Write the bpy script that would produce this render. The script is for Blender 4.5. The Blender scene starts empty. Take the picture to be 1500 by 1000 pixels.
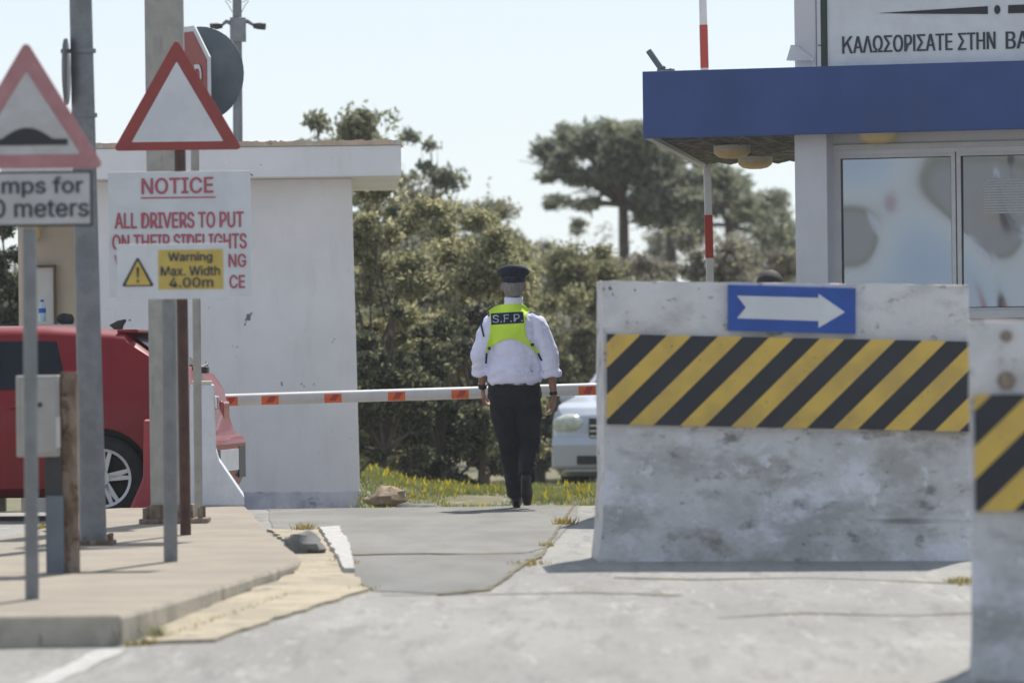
import bpy, bmesh, math, random
import numpy as np
from mathutils import Vector, Matrix, noise
from mathutils.bvhtree import BVHTree
from mathutils.geometry import delaunay_2d_cdt
random.seed(7); rng = np.random.default_rng(7)
R = math.radians
S = bpy.context.scene
C = S.collection
# ---------------------------------------------------------------- camera
F = 8333.33; E = 1.35; RHO = R(0.7)
cam = bpy.data.objects.new('camera', bpy.data.cameras.new('camera')); C.objects.link(cam)
cam.location = (0, 0, E)
cam.matrix_world = Matrix.Translation((0, 0, E)) @ Matrix.Rotation(RHO, 4, 'Y') @ Matrix.Rotation(R(90), 4, 'X')
cam.data.lens = 200; cam.data.sensor_width = 36; cam.data.shift_y = 35 / 1500
cam.data.clip_start = 0.5; cam.data.clip_end = 5000
cam.data.dof.use_dof = True; cam.data.dof.focus_distance = 42.5; cam.data.dof.aperture_fstop = 3.3
S.camera = cam
# ---------------------------------------------------------------- sky, sun, exposure
SUN_EL, SUN_AZ = 54.0, 17.0        # azimuth to the right of the viewing direction
w = bpy.data.worlds.new('World'); S.world = w; w.use_nodes = True
nt = w.node_tree; nt.nodes.clear()
sky = nt.nodes.new('ShaderNodeTexSky'); sky.sky_type = 'NISHITA'; sky.sun_disc = False
sky.sun_elevation = R(SUN_EL); sky.sun_rotation = R(SUN_AZ); sky.dust_density = 0.1; sky.air_density = 1.0; sky.ozone_density = 1.5
bg = nt.nodes.new('ShaderNodeBackground'); bg.inputs[1].default_value = 0.15
wo = nt.nodes.new('ShaderNodeOutputWorld')
tint = nt.nodes.new('ShaderNodeMix'); tint.data_type = 'RGBA'; tint.blend_type = 'MULTIPLY'; tint.inputs['Factor'].default_value = 1; tint.inputs[7].default_value = (.905, .97, 1.045, 1)
gm = nt.nodes.new('ShaderNodeGamma'); gm.inputs[1].default_value = .45
hs_ = nt.nodes.new('ShaderNodeHueSaturation'); hs_.inputs['Saturation'].default_value = .6
nt.links.new(sky.outputs[0], gm.inputs[0]); nt.links.new(gm.outputs[0], hs_.inputs['Color']); nt.links.new(hs_.outputs[0], tint.inputs[6]); nt.links.new(tint.outputs[2], bg.inputs[0]); nt.links.new(bg.outputs[0], wo.inputs[0])
sun = bpy.data.objects.new('sun', bpy.data.lights.new('sun', 'SUN')); C.objects.link(sun)
sun.data.energy = 2.3; sun.data.angle = R(0.53); sun.data.color = (1, 0.95, 0.87)
sd = Vector((math.sin(R(SUN_AZ)) * math.cos(R(SUN_EL)), math.cos(R(SUN_AZ)) * math.cos(R(SUN_EL)), math.sin(R(SUN_EL))))
sun.rotation_euler = sd.to_track_quat('Z', 'Y').to_euler()
S.view_settings.view_transform = 'Standard'; S.view_settings.look = 'None'
S.view_settings.gamma = 1; S.view_settings.use_curve_mapping = False
S.view_settings.exposure = 1.27
# ---------------------------------------------------------------- placing helpers
RV = Vector((math.cos(RHO), 0, -math.sin(RHO))); UV = Vector((math.sin(RHO), 0, math.cos(RHO)))
def W(px, py, d): return Vector((0, d, E)) + RV * ((px - 750) * d / F) + UV * ((535 - py) * d / F)
def sc(d): return F / d
YS = [-40, 0, 18, 24, 26, 29, 32, 36, 40, 42, 44, 45, 46, 47.5, 50, 60, 100, 170, 210]
ZS = [-1.52, -1.5, -1.45, -1.34, -1.275, -1.19, -1.115, -1.105, -1.10, -1.10, -1.10, -1.115, -1.17, -1.28, -1.42, -1.47, -1.45, -.9, .9]
def prof(y): return E + float(np.interp(y, YS, ZS))
def mound_top(x):
    return E + float(np.interp(x, [-9, -4, -1.5, -1.40, -1.15, -0.95, -0.3, 0.75, 3, 8], [-1.6, -1.6, -1.6, -.915, -1.0, -1.075, -1.14, -1.135, -1.15, -1.25]))
def sstep(t): t = min(1, max(0, t)); return t * t * (3 - 2 * t)
def gz(x, y):
    z = prof(y) - 0.012 * max(0, x - 0.4) * (1 - sstep((y - 34) / 8))
    if 46.2 < y < 58:
        m = sstep((y - 46.2) / 4.0) * (1 - sstep((y - 53.0) / 5.0))
        z = z * (1 - m) + max(z, mound_top(x)) * m
    return z
def isl(x, y): return E - 1.128 + 0.011 * (y - 26)
def hit(px, py, zf=gz, lo=15, hi=80):
    for _ in range(60):
        m = (lo + hi) / 2; p = W(px, py, m)
        if p.z > zf(p.x, p.y): lo = m
        else: hi = m
    p = W(px, py, lo); p.z = zf(p.x, p.y); return p
def atz(px, py, z):
    a = px - 750; b = 535 - py
    k = (-a * math.sin(RHO) + b * math.cos(RHO)) / F
    return W(px, py, (z - E) / k)
# ---------------------------------------------------------------- materials
def NM(name):
    m = bpy.data.materials.new(name); m.use_nodes = True
    t = m.node_tree; return m, t, t.nodes['Principled BSDF']
def rgba(c): return (c[0], c[1], c[2], 1)
def noise_node(t, scale, detail=5, rough=.6, sc3=None, w=0):
    tc = t.nodes.new('ShaderNodeTexCoord'); mp = t.nodes.new('ShaderNodeMapping')
    if sc3: mp.inputs['Scale'].default_value = sc3
    mp.inputs['Location'].default_value = (w, w * 1.7, w * .6)
    n = t.nodes.new('ShaderNodeTexNoise'); n.inputs['Scale'].default_value = scale
    n.inputs['Detail'].default_value = detail; n.inputs['Roughness'].default_value = rough
    t.links.new(tc.outputs['Object'], mp.inputs[0]); t.links.new(mp.outputs[0], n.inputs['Vector'])
    return n
def ramp(t, src, a, b):
    r = t.nodes.new('ShaderNodeMapRange'); r.inputs['From Min'].default_value = a; r.inputs['From Max'].default_value = b
    r.interpolation_type = 'SMOOTHSTEP'
    t.links.new(src, r.inputs['Value']); return r.outputs[0]
def mix(t, fac, a, b):
    m = t.nodes.new('ShaderNodeMix'); m.data_type = 'RGBA'
    if hasattr(fac, 'node'): t.links.new(fac, m.inputs['Factor'])
    else: m.inputs['Factor'].default_value = fac
    for s, v in ((6, a), (7, b)):
        if hasattr(v, 'node'): t.links.new(v, m.inputs[s])
        else: m.inputs[s].default_value = rgba(v)
    return m.outputs[2]
def mat(name, c1, c2=None, scale=4, rough=.7, metal=0, bump=0, bscale=60, layers=(), stretch=None, spec=None, lo=.35, hi=.65, coat=0):
    """layers: (colour, noise scale, lo, hi, stretch, strength)"""
    m, t, b = NM(name)
    b.inputs['Roughness'].default_value = rough; b.inputs['Metallic'].default_value = metal
    if spec is not None: b.inputs['Specular IOR Level'].default_value = spec
    if coat: b.inputs['Coat Weight'].default_value = coat; b.inputs['Coat Roughness'].default_value = .05
    b.inputs['Base Color'].default_value = rgba(c1)
    col = c1
    if c2 is not None:
        n = noise_node(t, scale, sc3=stretch); col = mix(t, ramp(t, n.outputs[0], lo, hi), c1, c2)
    for i, L in enumerate(layers):
        n = noise_node(t, L[1], 7, .65, L[4] if len(L) > 4 else None, 3.1 * (i + 1))
        f = ramp(t, n.outputs[0], L[2], L[3])
        k = t.nodes.new('ShaderNodeMath'); k.operation = 'MULTIPLY'; k.inputs[1].default_value = L[5] if len(L) > 5 else 1
        t.links.new(f, k.inputs[0]); col = mix(t, k.outputs[0], col, L[0])
    if hasattr(col, 'node'): t.links.new(col, b.inputs['Base Color'])
    if bump:
        n = noise_node(t, bscale, 4); bp = t.nodes.new('ShaderNodeBump'); bp.inputs['Strength'].default_value = bump
        bp.inputs['Distance'].default_value = .01
        t.links.new(n.outputs[0], bp.inputs['Height']); t.links.new(bp.outputs[0], b.inputs['Normal'])
    return m
def leafmat(name, c1, c2, tr=.35):
    m, t, b = NM(name)
    n = noise_node(t, 2.2, 3); col = mix(t, ramp(t, n.outputs[0], .4, .62), c1, c2)
    n2 = noise_node(t, 23, 2, w=4); hs = t.nodes.new('ShaderNodeHueSaturation')
    mr = t.nodes.new('ShaderNodeMapRange'); mr.inputs[1].default_value = .3; mr.inputs[2].default_value = .7; mr.inputs[3].default_value = .82; mr.inputs[4].default_value = 1.25
    t.links.new(n2.outputs[0], mr.inputs[0]); t.links.new(mr.outputs[0], hs.inputs['Value']); t.links.new(col, hs.inputs['Color'])
    col = hs.outputs[0]
    b.inputs['Roughness'].default_value = .75; b.inputs['Specular IOR Level'].default_value = .25
    t.links.new(col, b.inputs['Base Color'])
    tl = t.nodes.new('ShaderNodeBsdfTranslucent'); t.links.new(col, tl.inputs[0])
    mx = t.nodes.new('ShaderNodeMixShader'); mx.inputs[0].default_value = tr
    o = t.nodes['Material Output']
    t.links.new(b.outputs[0], mx.inputs[1]); t.links.new(tl.outputs[0], mx.inputs[2]); t.links.new(mx.outputs[0], o.inputs[0])
    return m
def stripemat():
    m, t, b = NM('hazard_stripes')
    tc = t.nodes.new('ShaderNodeTexCoord'); sp = t.nodes.new('ShaderNodeSeparateXYZ'); t.links.new(tc.outputs['Object'], sp.inputs[0])
    def M(op, a, c=None):
        n = t.nodes.new('ShaderNodeMath'); n.operation = op
        for i, v in enumerate((a, c)):
            if v is None: continue
            if hasattr(v, 'node'): t.links.new(v, n.inputs[i])
            else: n.inputs[i].default_value = v
        return n.outputs[0]
    u = M('SUBTRACT', sp.outputs[0], M('MULTIPLY', sp.outputs[2], 1.04))
    f = M('FRACT', M('DIVIDE', M('ADD', u, 30.0), .300))
    g = M('LESS_THAN', M('ABSOLUTE', M('SUBTRACT', f, .5)), .26)
    n = noise_node(t, 3.5, 6); n2 = noise_node(t, 40, 4)
    ye = mix(t, ramp(t, n.outputs[0], .4, .65), (.64, .43, .075), (.50, .335, .08))
    ye = mix(t, ramp(t, n2.outputs[0], .66, .72), ye, (.12, .09, .05))
    bk = mix(t, ramp(t, n.outputs[0], .4, .7), (.008, .010, .018), (.015, .017, .026))
    t.links.new(mix(t, g, ye, bk), b.inputs['Base Color']); b.inputs['Roughness'].default_value = .45
    return m
G = {}
def glassmat(name, col, rough=.04, metal=0., ior=1.5, bumpd=0):
    return mat(name, col, rough=rough, metal=metal, spec=.8)
G['steel'] = mat('galvanised_steel', (.20, .21, .225), (.15, .16, .175), 9, .5, .35, .1, 90, layers=[((.16, .15, .13), 5, .6, .72, (3, 3, .5), .6)])
G['steel_beige'] = mat('beige_painted_steel', (.36, .345, .315), (.29, .28, .26), 7, .6, .1, .1, 70, layers=[((.18, .15, .11), 6, .6, .75, (3, 3, .4), .7)])
G['steel_post'] = mat('grey_painted_post', (.22, .23, .24), (.17, .18, .19), 8, .55, .2, .1, 70, layers=[((.15, .14, .12), 12, .62, .75, None, .5)])
G['brown'] = mat('brown_painted_steel', (.055, .022, .018), (.09, .04, .03), 10, .6, .1, .2, 60)
G['rust'] = mat('rusty_steel', (.13, .085, .055), (.30, .24, .19), 7, .85, .1, .5, 50, layers=[((.10, .04, .02), 9, .5, .62)], stretch=(2, 2, .6))
G['red_b'] = mat('faded_sign_red', (.42, .20, .21), (.36, .16, .17), 9, .5, layers=[((.55, .33, .33), 20, .6, .75, None, .5)])
G['red_s'] = mat('sign_red', (.30, .042, .036), (.25, .038, .034), 9, .45)
G['sign_w'] = mat('sign_white', (.62, .64, .68), (.56, .58, .62), 6, .5, layers=[((.35, .33, .3), 30, .68, .78, None, .6)])
G['sign_w_old'] = mat('worn_sign_white', (.50, .49, .50), (.42, .41, .41), 8, .6, layers=[((.25, .23, .2), 25, .62, .74, None, .7)])
G['back'] = mat('bare_sign_back', (.10, .125, .15), (.13, .155, .18), 5, .5, .3, layers=[((.06, .06, .06), 30, .68, .75)])
G['black'] = mat('black_vinyl', (.012, .013, .018), rough=.5)
G['text_red'] = mat('red_lettering', (.40, .09, .13), rough=.55)
G['text_dark'] = mat('dark_lettering', (.03, .035, .055), rough=.55)
G['yellow'] = mat('sign_yellow', (.56, .42, .09), (.48, .36, .08), 12, .5)
G['wall'] = mat('whitewashed_render', (.84, .825, .83), (.78, .765, .77), 1.6, .9, bump=.25, bscale=35, layers=[((.16, .16, .2), 3.6, .66, .68), ((.6, .58, .56), 7, .5, .8, (1, 1, .25), .35), ((.30, .30, .32), 11, .67, .70, None, .7)])
G['wall_dirty'] = mat('stained_plinth_render', (.74, .73, .77), (.46, .47, .53), 2.5, .9, bump=.3, bscale=35, layers=[((.22, .22, .24), 4, .58, .68, (1, 1, 2), .8), ((.6, .6, .62), 9, .6, .7)])
G['lip'] = mat('weathered_roof_edge', (.62, .48, .36), (.50, .40, .31), 6, .9, bump=.5, bscale=40, layers=[((.6, .56, .5), 9, .52, .62), ((.35, .2, .12), 5, .6, .7)])
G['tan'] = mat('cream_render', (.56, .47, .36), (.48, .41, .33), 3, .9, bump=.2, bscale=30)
G['concrete'] = mat('pavement_concrete', (.31, .262, .205), (.25, .215, .172), 2.0, .9, bump=.4, bscale=60, layers=[((.30, .27, .23), 1.7, .55, .7, (.5, 3, 1), .6), ((.46, .41, .34), 14, .6, .7, None, .5), ((.2, .17, .13), 30, .68, .74, None, .5)])
G['kerbside'] = mat('kerb_concrete', (.46, .41, .34), (.33, .30, .25), 4, .9, bump=.6, bscale=40, layers=[((.16, .15, .11), 5, .56, .68, (3, 3, .8), .8), ((.6, .56, .49), 13, .6, .7, None, .6)])
G['sand'] = mat('sandy_fill', (.44, .37, .27), (.33, .285, .21), 3, .95, bump=.9, bscale=30, layers=[((.22, .20, .15), 6, .54, .66), ((.13, .12, .08), 14, .6, .68)])
G['asphalt'] = mat('old_asphalt', (.25, .243, .228), (.31, .30, .28), .8, .92, bump=.5, bscale=120, stretch=(1, .22, 1), layers=[((.17, .168, .16), 1.6, .50, .72, (1, .22, 1), .65), ((.40, .385, .355), 3.5, .56, .7, (1, .25, 1), .6), ((.16, .157, .15), 9, .52, .66, (1, .12, 1), .5), ((.42, .41, .38), 11, .56, .68, (1, .12, 1), .5), ((.13, .13, .12), 30, .58, .66, (1, .4, 1), .7), ((.46, .45, .41), 38, .62, .69, (1, .4, 1), .6)])
G['asphalt_dark'] = mat('patched_asphalt', (.175, .173, .163), (.225, .22, .208), 2.2, .92, bump=.8, bscale=100, stretch=(1, .3, 1), layers=[((.09, .09, .09), 70, .6, .68, None, .7), ((.38, .37, .34), 90, .63, .69, None, .7)])
G['asphalt_mid'] = mat('speckled_asphalt', (.19, .185, .17), (.245, .238, .22), 2.0, .92, bump=.8, bscale=100, stretch=(1, .3, 1), layers=[((.11, .11, .11), 60, .61, .68, None, .7), ((.42, .41, .37), 80, .63, .69, None, .7)])
G['soil'] = mat('dry_soil', (.19, .165, .10), (.12, .12, .055), 1.3, .95, bump=.8, bscale=30, layers=[((.30, .25, .17), 4, .55, .68)])
G['paint_w'] = mat('worn_white_paint', (.46, .45, .43), (.34, .335, .32), 14, .8, bump=.3, bscale=80, layers=[((.27, .27, .26), 40, .58, .66)])
G['rock'] = mat('grey_rock', (.13, .135, .13), (.20, .20, .19), 9, .9, bump=1, bscale=20)
G['rock_tan'] = mat('tan_rock', (.36, .27, .18), (.26, .19, .13), 7, .9, bump=1, bscale=20)
G['block'] = mat('grimy_white_concrete', (.60, .595, .60), (.50, .495, .50), 2.4, .9, bump=.9, bscale=28, layers=[((.74, .74, .82), 2.3, .50, .64, (1, 1, 1.4), .7), ((.25, .21, .17), 1.7, .52, .66, (1, 1, 1.6), .8), ((.33, .32, .31), 3.0, .44, .64, (1, 1, 1.7), .75), ((.15, .145, .14), 6.5, .55, .70, (1, 1, 1.6), .75), ((.08, .075, .07), 1.0, .60, .70, (.4, 1, 7), .6), ((.72, .73, .76), 5.5, .58, .68, None, .8), ((.06, .06, .06), 17, .64, .70, (1, 1, 1.5), .8)])
G['block_clean'] = mat('white_concrete', (.66, .65, .66), (.56, .55, .56), 3, .9, bump=.8, bscale=28, layers=[((.38, .36, .33), 3, .5, .7, (1, 1, 1.5), .6), ((.16, .155, .15), 7, .57, .66, (1.0, 1, 1.6), .8), ((.08, .08, .08), 16, .66, .70)])
G['block_top'] = mat('block_top_edge', (.55, .42, .33), (.6, .5, .42), 9, .9)
G['stripes'] = stripemat()
G['blue_s'] = mat('arrow_sign_blue', (.004, .07, .36), (.005, .055, .30), 6, .4)
G['fascia'] = mat('blue_fascia', (.022, .054, .185), (.030, .068, .22), 1.2, .5, bump=.08, bscale=8, layers=[((.022, .05, .15), .9, .5, .7, (1, 1, .3), .8), ((.30, .27, .22), 26, .73, .76, None, .6)])
G['booth'] = mat('booth_white_panel', (.56, .56, .60), (.52, .52, .56), 3, .6, layers=[((.45, .43, .40), 2, .5, .75, (1, 1, .3), .5), ((.35, .33, .3), 25, .7, .74, None, .5)])
G['frame'] = mat('white_aluminium', (.52, .51, .52), (.47, .46, .47), 7, .5, .1)
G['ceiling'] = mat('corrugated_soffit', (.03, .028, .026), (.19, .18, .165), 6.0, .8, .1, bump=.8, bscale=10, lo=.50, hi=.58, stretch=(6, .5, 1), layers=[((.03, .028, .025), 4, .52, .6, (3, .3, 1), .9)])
G['lamp'] = mat('aged_lamp_plastic', (.60, .46, .24), (.52, .38, .18), 7, .35)
G['lamp_base'] = mat('lamp_base_plastic', (.55, .52, .44), rough=.5)
G['green'] = mat('dark_green_edge', (.012, .035, .022), rough=.5)
G['dark'] = mat('dark_plastic', (.018, .02, .022), (.03, .03, .032), 9, .5)
G['tyre'] = mat('tyre_rubber', (.012, .013, .014), (.02, .02, .02), 20, .85)
G['rim'] = mat('alloy_rim', (.42, .42, .44), rough=.3, metal=.7)
G['carred'] = mat('red_car_paint', (.22, .007, .011), (.20, .006, .010), 2, .38, 0, coat=.15, spec=.25)
G['carwhite'] = mat('silver_white_car_paint', (.50, .53, .60), rough=.32, metal=.25, coat=.6)
G['glass'] = mat('tinted_car_glass', (.005, .008, .014), rough=.08, spec=.3)
G['headlamp'] = mat('headlamp_lens', (.42, .46, .40), (.62, .64, .56), 14, .1, spec=.9)
G['taillamp'] = mat('tail_lamp_lens', (.35, .01, .012), rough=.12, spec=.9)
G['chrome'] = mat('chrome_trim', (.7, .7, .72), rough=.12, metal=1)
G['shirt'] = mat('white_shirt_cloth', (.84, .83, 1.0), (.79, .78, .97), 8, .85, bump=.25, bscale=40)
G['trousers'] = mat('black_trouser_cloth', (.006, .0065, .011), (.011, .012, .018), 9, .9, bump=.3, bscale=60)
G['hivis'] = mat('hi_vis_fabric', (.70, .96, .08), (.62, .90, .06), 8, .7)
G['hivis_y'] = mat('yellow_strap_fabric', (.62, .80, .05), rough=.7)
G['navy'] = mat('navy_patch', (.007, .011, .030), rough=.8)
G['skin'] = mat('skin', (.36, .19, .135), (.30, .15, .105), 14, .6)
G['hair'] = mat('grey_hair', (.30, .285, .28), (.18, .17, .165), 60, .8, bump=.6, bscale=180, stretch=(1, 1, .3))
G['hair_black'] = mat('black_hair', (.012, .011, .012), (.02, .018, .018), 60, .7, bump=.6, bscale=150)
G['leather'] = mat('black_leather', (.010, .010, .012), rough=.5)
G['eye'] = mat('eye_white', (.6, .58, .55), rough=.3)
G['orange'] = mat('orange_reflective', (.75, .16, .03), (.68, .12, .03), 20, .5)
G['arm_red'] = mat('red_band_paint', (.40, .045, .03), rough=.5)
G['arm_w'] = mat('gate_arm_white', (.62, .61, .60), (.54, .53, .52), 5, .45)
G['jersey_w'] = mat('white_barrier_paint', (.68, .69, .74), (.60, .61, .65), 4, .75, bump=.3, bscale=30, layers=[((.5, .49, .45), 6, .55, .75, None, .6)])
G['jersey_r'] = mat('red_barrier_paint', (.36, .045, .055), (.30, .04, .05), 5, .6, layers=[((.45, .2, .2), 12, .6, .75, None, .6)])
G['box'] = mat('grey_cabinet_paint', (.37, .36, .345), (.33, .32, .31), 7, .55, .1, layers=[((.2, .17, .12), 14, .66, .74, None, .6)])
G['pedestal'] = mat('slate_grey_paint', (.15, .17, .20), (.12, .14, .165), 7, .7)
G['bark'] = mat('tree_bark', (.07, .055, .045), (.11, .09, .075), 9, .95, bump=.6, bscale=20)
G['bark_pale'] = mat('dry_branch_bark', (.20, .165, .13), (.13, .105, .08), 9, .95)
G['paper'] = mat('blind_slats', (.40, .41, .42), rough=.8)
G['bottle'] = mat('clear_bottle_plastic', (.45, .58, .66), rough=.1, spec=.8)
G['bottle_blue'] = mat('bottle_label_blue', (.02, .10, .5), rough=.4)
G['cloth_dark'] = mat('dark_cloth', (.02, .02, .025), (.04, .04, .045), 10, .9)
G['door_white'] = mat('painted_door_panel', (.62, .60, .58), (.57, .55, .53), 5, .6)
G['door_frame'] = mat('brown_door_frame', (.13, .08, .045), rough=.7)
L_YG = leafmat('yellow_green_leaves', (.40, .375, .21), (.31, .30, .18), .62)
L_OL = leafmat('olive_leaves', (.20, .21, .12), (.26, .255, .15), .55)
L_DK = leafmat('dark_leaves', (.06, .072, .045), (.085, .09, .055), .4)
L_GR = leafmat('grey_green_leaves', (.24, .26, .20), (.30, .30, .23), .55)
L_BR = leafmat('brown_dry_twigs', (.30, .27, .225), (.24, .22, .185), .55)
L_PN = leafmat('pine_needles', (.17, .19, .135), (.23, .24, .16), .55)
L_GS = leafmat('grass_blades', (.24, .25, .07), (.15, .18, .06), .45)
L_FL = leafmat('yellow_flowers', (.65, .48, .02), (.6, .5, .05), .3)
L_DRY = leafmat('dry_weed', (.38, .28, .08), (.28, .24, .07), .3)
# window film: mirror-like, wavy
def filmmat():
    m, t, b = NM('reflective_window_film')
    b.inputs['Base Color'].default_value = (.27, .30, .35, 1); b.inputs['Metallic'].default_value = .95; b.inputs['Roughness'].default_value = .07
    n = noise_node(t, 1.15, 0, .3, (1.2, 1, .8), 5.3)
    tc = t.nodes.new('ShaderNodeTexCoord')
    mp = t.nodes.new('ShaderNodeMapping'); mp.inputs['Location'].default_value = (-.66, 0, -1.98); mp.inputs['Scale'].default_value = (1, 0, .62)
    t.links.new(tc.outputs['Object'], mp.inputs[0])
    ln = t.nodes.new('ShaderNodeVectorMath'); ln.operation = 'LENGTH'; t.links.new(mp.outputs[0], ln.inputs[0])
    r = t.nodes.new('ShaderNodeMapRange'); r.interpolation_type = 'SMOOTHSTEP'
    r.inputs[1].default_value = .02; r.inputs[2].default_value = .26; r.inputs[3].default_value = 1; r.inputs[4].default_value = 0
    t.links.new(ln.outputs['Value'], r.inputs[0])
    ad = t.nodes.new('ShaderNodeMath'); ad.operation = 'MULTIPLY_ADD'; ad.inputs[1].default_value = .26
    t.links.new(r.outputs[0], ad.inputs[0]); t.links.new(n.outputs[0], ad.inputs[2])
    bp = t.nodes.new('ShaderNodeBump'); bp.inputs['Strength'].default_value = 1; bp.inputs['Distance'].default_value = .085
    t.links.new(ad.outputs[0], bp.inputs['Height']); t.links.new(bp.outputs[0], b.inputs['Normal'])
    return m
G['film'] = filmmat()
# ---------------------------------------------------------------- mesh helpers
class MB:
    def __init__(s): s.v = []; s.f = []; s.m = []; s.mi = 0
    def add(s, vs, fs):
        o = len(s.v); s.v += [tuple(v) for v in vs]; s.f += [tuple(i + o for i in f) for f in fs]; s.m += [s.mi] * len(fs); return s
    def box(s, x0, x1, y0, y1, z0, z1, M=None):
        vs = [Vector((x, y, z)) for z in (z0, z1) for y in (y0, y1) for x in (x0, x1)]
        if M: vs = [M @ v for v in vs]
        return s.add(vs, [(0, 2, 3, 1), (4, 5, 7, 6), (0, 1, 5, 4), (2, 6, 7, 3), (0, 4, 6, 2), (1, 3, 7, 5)])
    def prism(s, pts, y0, y1, M=None, axis='y'):
        n = len(pts)
        if axis == 'y': f = lambda p, q: Vector((p[0], q, p[1]))
        elif axis == 'x': f = lambda p, q: Vector((q, p[0], p[1]))
        else: f = lambda p, q: Vector((p[0], p[1], q))
        vs = [f(p, y0) for p in pts] + [f(p, y1) for p in pts]
        if M: vs = [M @ v for v in vs]
        return s.add(vs, [tuple(range(n)), tuple(range(2 * n - 1, n - 1, -1))] + [(i, i + n, (i + 1) % n + n, (i + 1) % n) for i in range(n)])
    def tube(s, pts, rad, n=12, ref=(1, 0, 0), cap=True, M=None):
        pts = [Vector(p) for p in pts]; ref = Vector(ref); rings = []
        for i, p in enumerate(pts):
            t = (pts[min(i + 1, len(pts) - 1)] - pts[max(i - 1, 0)]).normalized()
            u = ref - ref.dot(t) * t
            if u.length < .05: u = Vector((0, 1, 0)) - t.y * t
            u.normalize(); v = t.cross(u)
            r = rad[i] if isinstance(rad, (list, tuple)) else rad
            a, b = r if isinstance(r, (list, tuple)) else (r, r)
            rings.append([p + u * (a * math.cos(2 * math.pi * k / n)) + v * (b * math.sin(2 * math.pi * k / n)) for k in range(n)])
        vs = [v for r_ in rings for v in r_]
        if M: vs = [M @ v for v in vs]
        fs = [(i * n + k, i * n + (k + 1) % n, (i + 1) * n + (k + 1) % n, (i + 1) * n + k) for i in range(len(pts) - 1) for k in range(n)]
        if cap: fs += [tuple(range(n - 1, -1, -1)), tuple((len(pts) - 1) * n + k for k in range(n))]
        return s.add(vs, fs)
    def ball(s, c, r, nu=16, nv=10, M=None):
        r = r if isinstance(r, (list, tuple)) else (r, r, r)
        vs = [(c[0], c[1], c[2] + r[2])]
        for j in range(1, nv):
            a = math.pi * j / nv
            vs += [(c[0] + r[0] * math.sin(a) * math.cos(2 * math.pi * i / nu), c[1] + r[1] * math.sin(a) * math.sin(2 * math.pi * i / nu), c[2] + r[2] * math.cos(a)) for i in range(nu)]
        vs.append((c[0], c[1], c[2] - r[2]))
        fs = [(0, 1 + i, 1 + (i + 1) % nu) for i in range(nu)]
        for j in range(nv - 2):
            for i in range(nu):
                a = 1 + j * nu; fs.append((a + i, a + nu + i, a + nu + (i + 1) % nu, a + (i + 1) % nu))
        a = 1 + (nv - 2) * nu; fs += [(a + i, len(vs) - 1, a + (i + 1) % nu) for i in range(nu)]
        if M: vs = [M @ Vector(v) for v in vs]
        return s.add(vs, fs)
    def build(s, name, mats, parent=None, smooth=None, bevel=0, loc=None):
        me = bpy.data.meshes.new(name); me.from_pydata(s.v, [], s.f)
        if not isinstance(mats, (list, tuple)): mats = [mats]
        for m in mats: me.materials.append(m)
        if len(mats) > 1: me.polygons.foreach_set('material_index', s.m)
        bm = bmesh.new(); bm.from_mesh(me); bmesh.ops.recalc_face_normals(bm, faces=bm.faces); bm.to_mesh(me); bm.free()
        if smooth: me.shade_smooth(); me.set_sharp_from_angle(angle=R(smooth))
        o = bpy.data.objects.new(name, me); C.objects.link(o)
        if parent: o.parent = parent
        if loc is not None: o.location = loc
        if bevel:
            b = o.modifiers.new('bevel', 'BEVEL'); b.width = bevel; b.segments = 2; b.limit_method = 'ANGLE'; b.angle_limit = R(40)
        return o
def tag(o, label=None, cat=None, group=None, kind=None):
    if label: o['label'] = label
    if cat: o['category'] = cat
    if group: o['group'] = group
    if kind: o['kind'] = kind
    return o
def root(name, loc, label, cat, group=None, rz=0, lean=0):
    o = bpy.data.objects.new(name, None); C.objects.link(o); o.empty_display_size = .2
    o.location = loc; o.rotation_euler = (0, lean, rz); return tag(o, label, cat, group)
def struct(o): o['kind'] = 'structure'; return o
import os
try: FONT = bpy.data.fonts.load(os.path.join(bpy.utils.system_resource('DATAFILES'), 'fonts', 'Inter.woff2'))
except Exception: FONT = None
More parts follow.
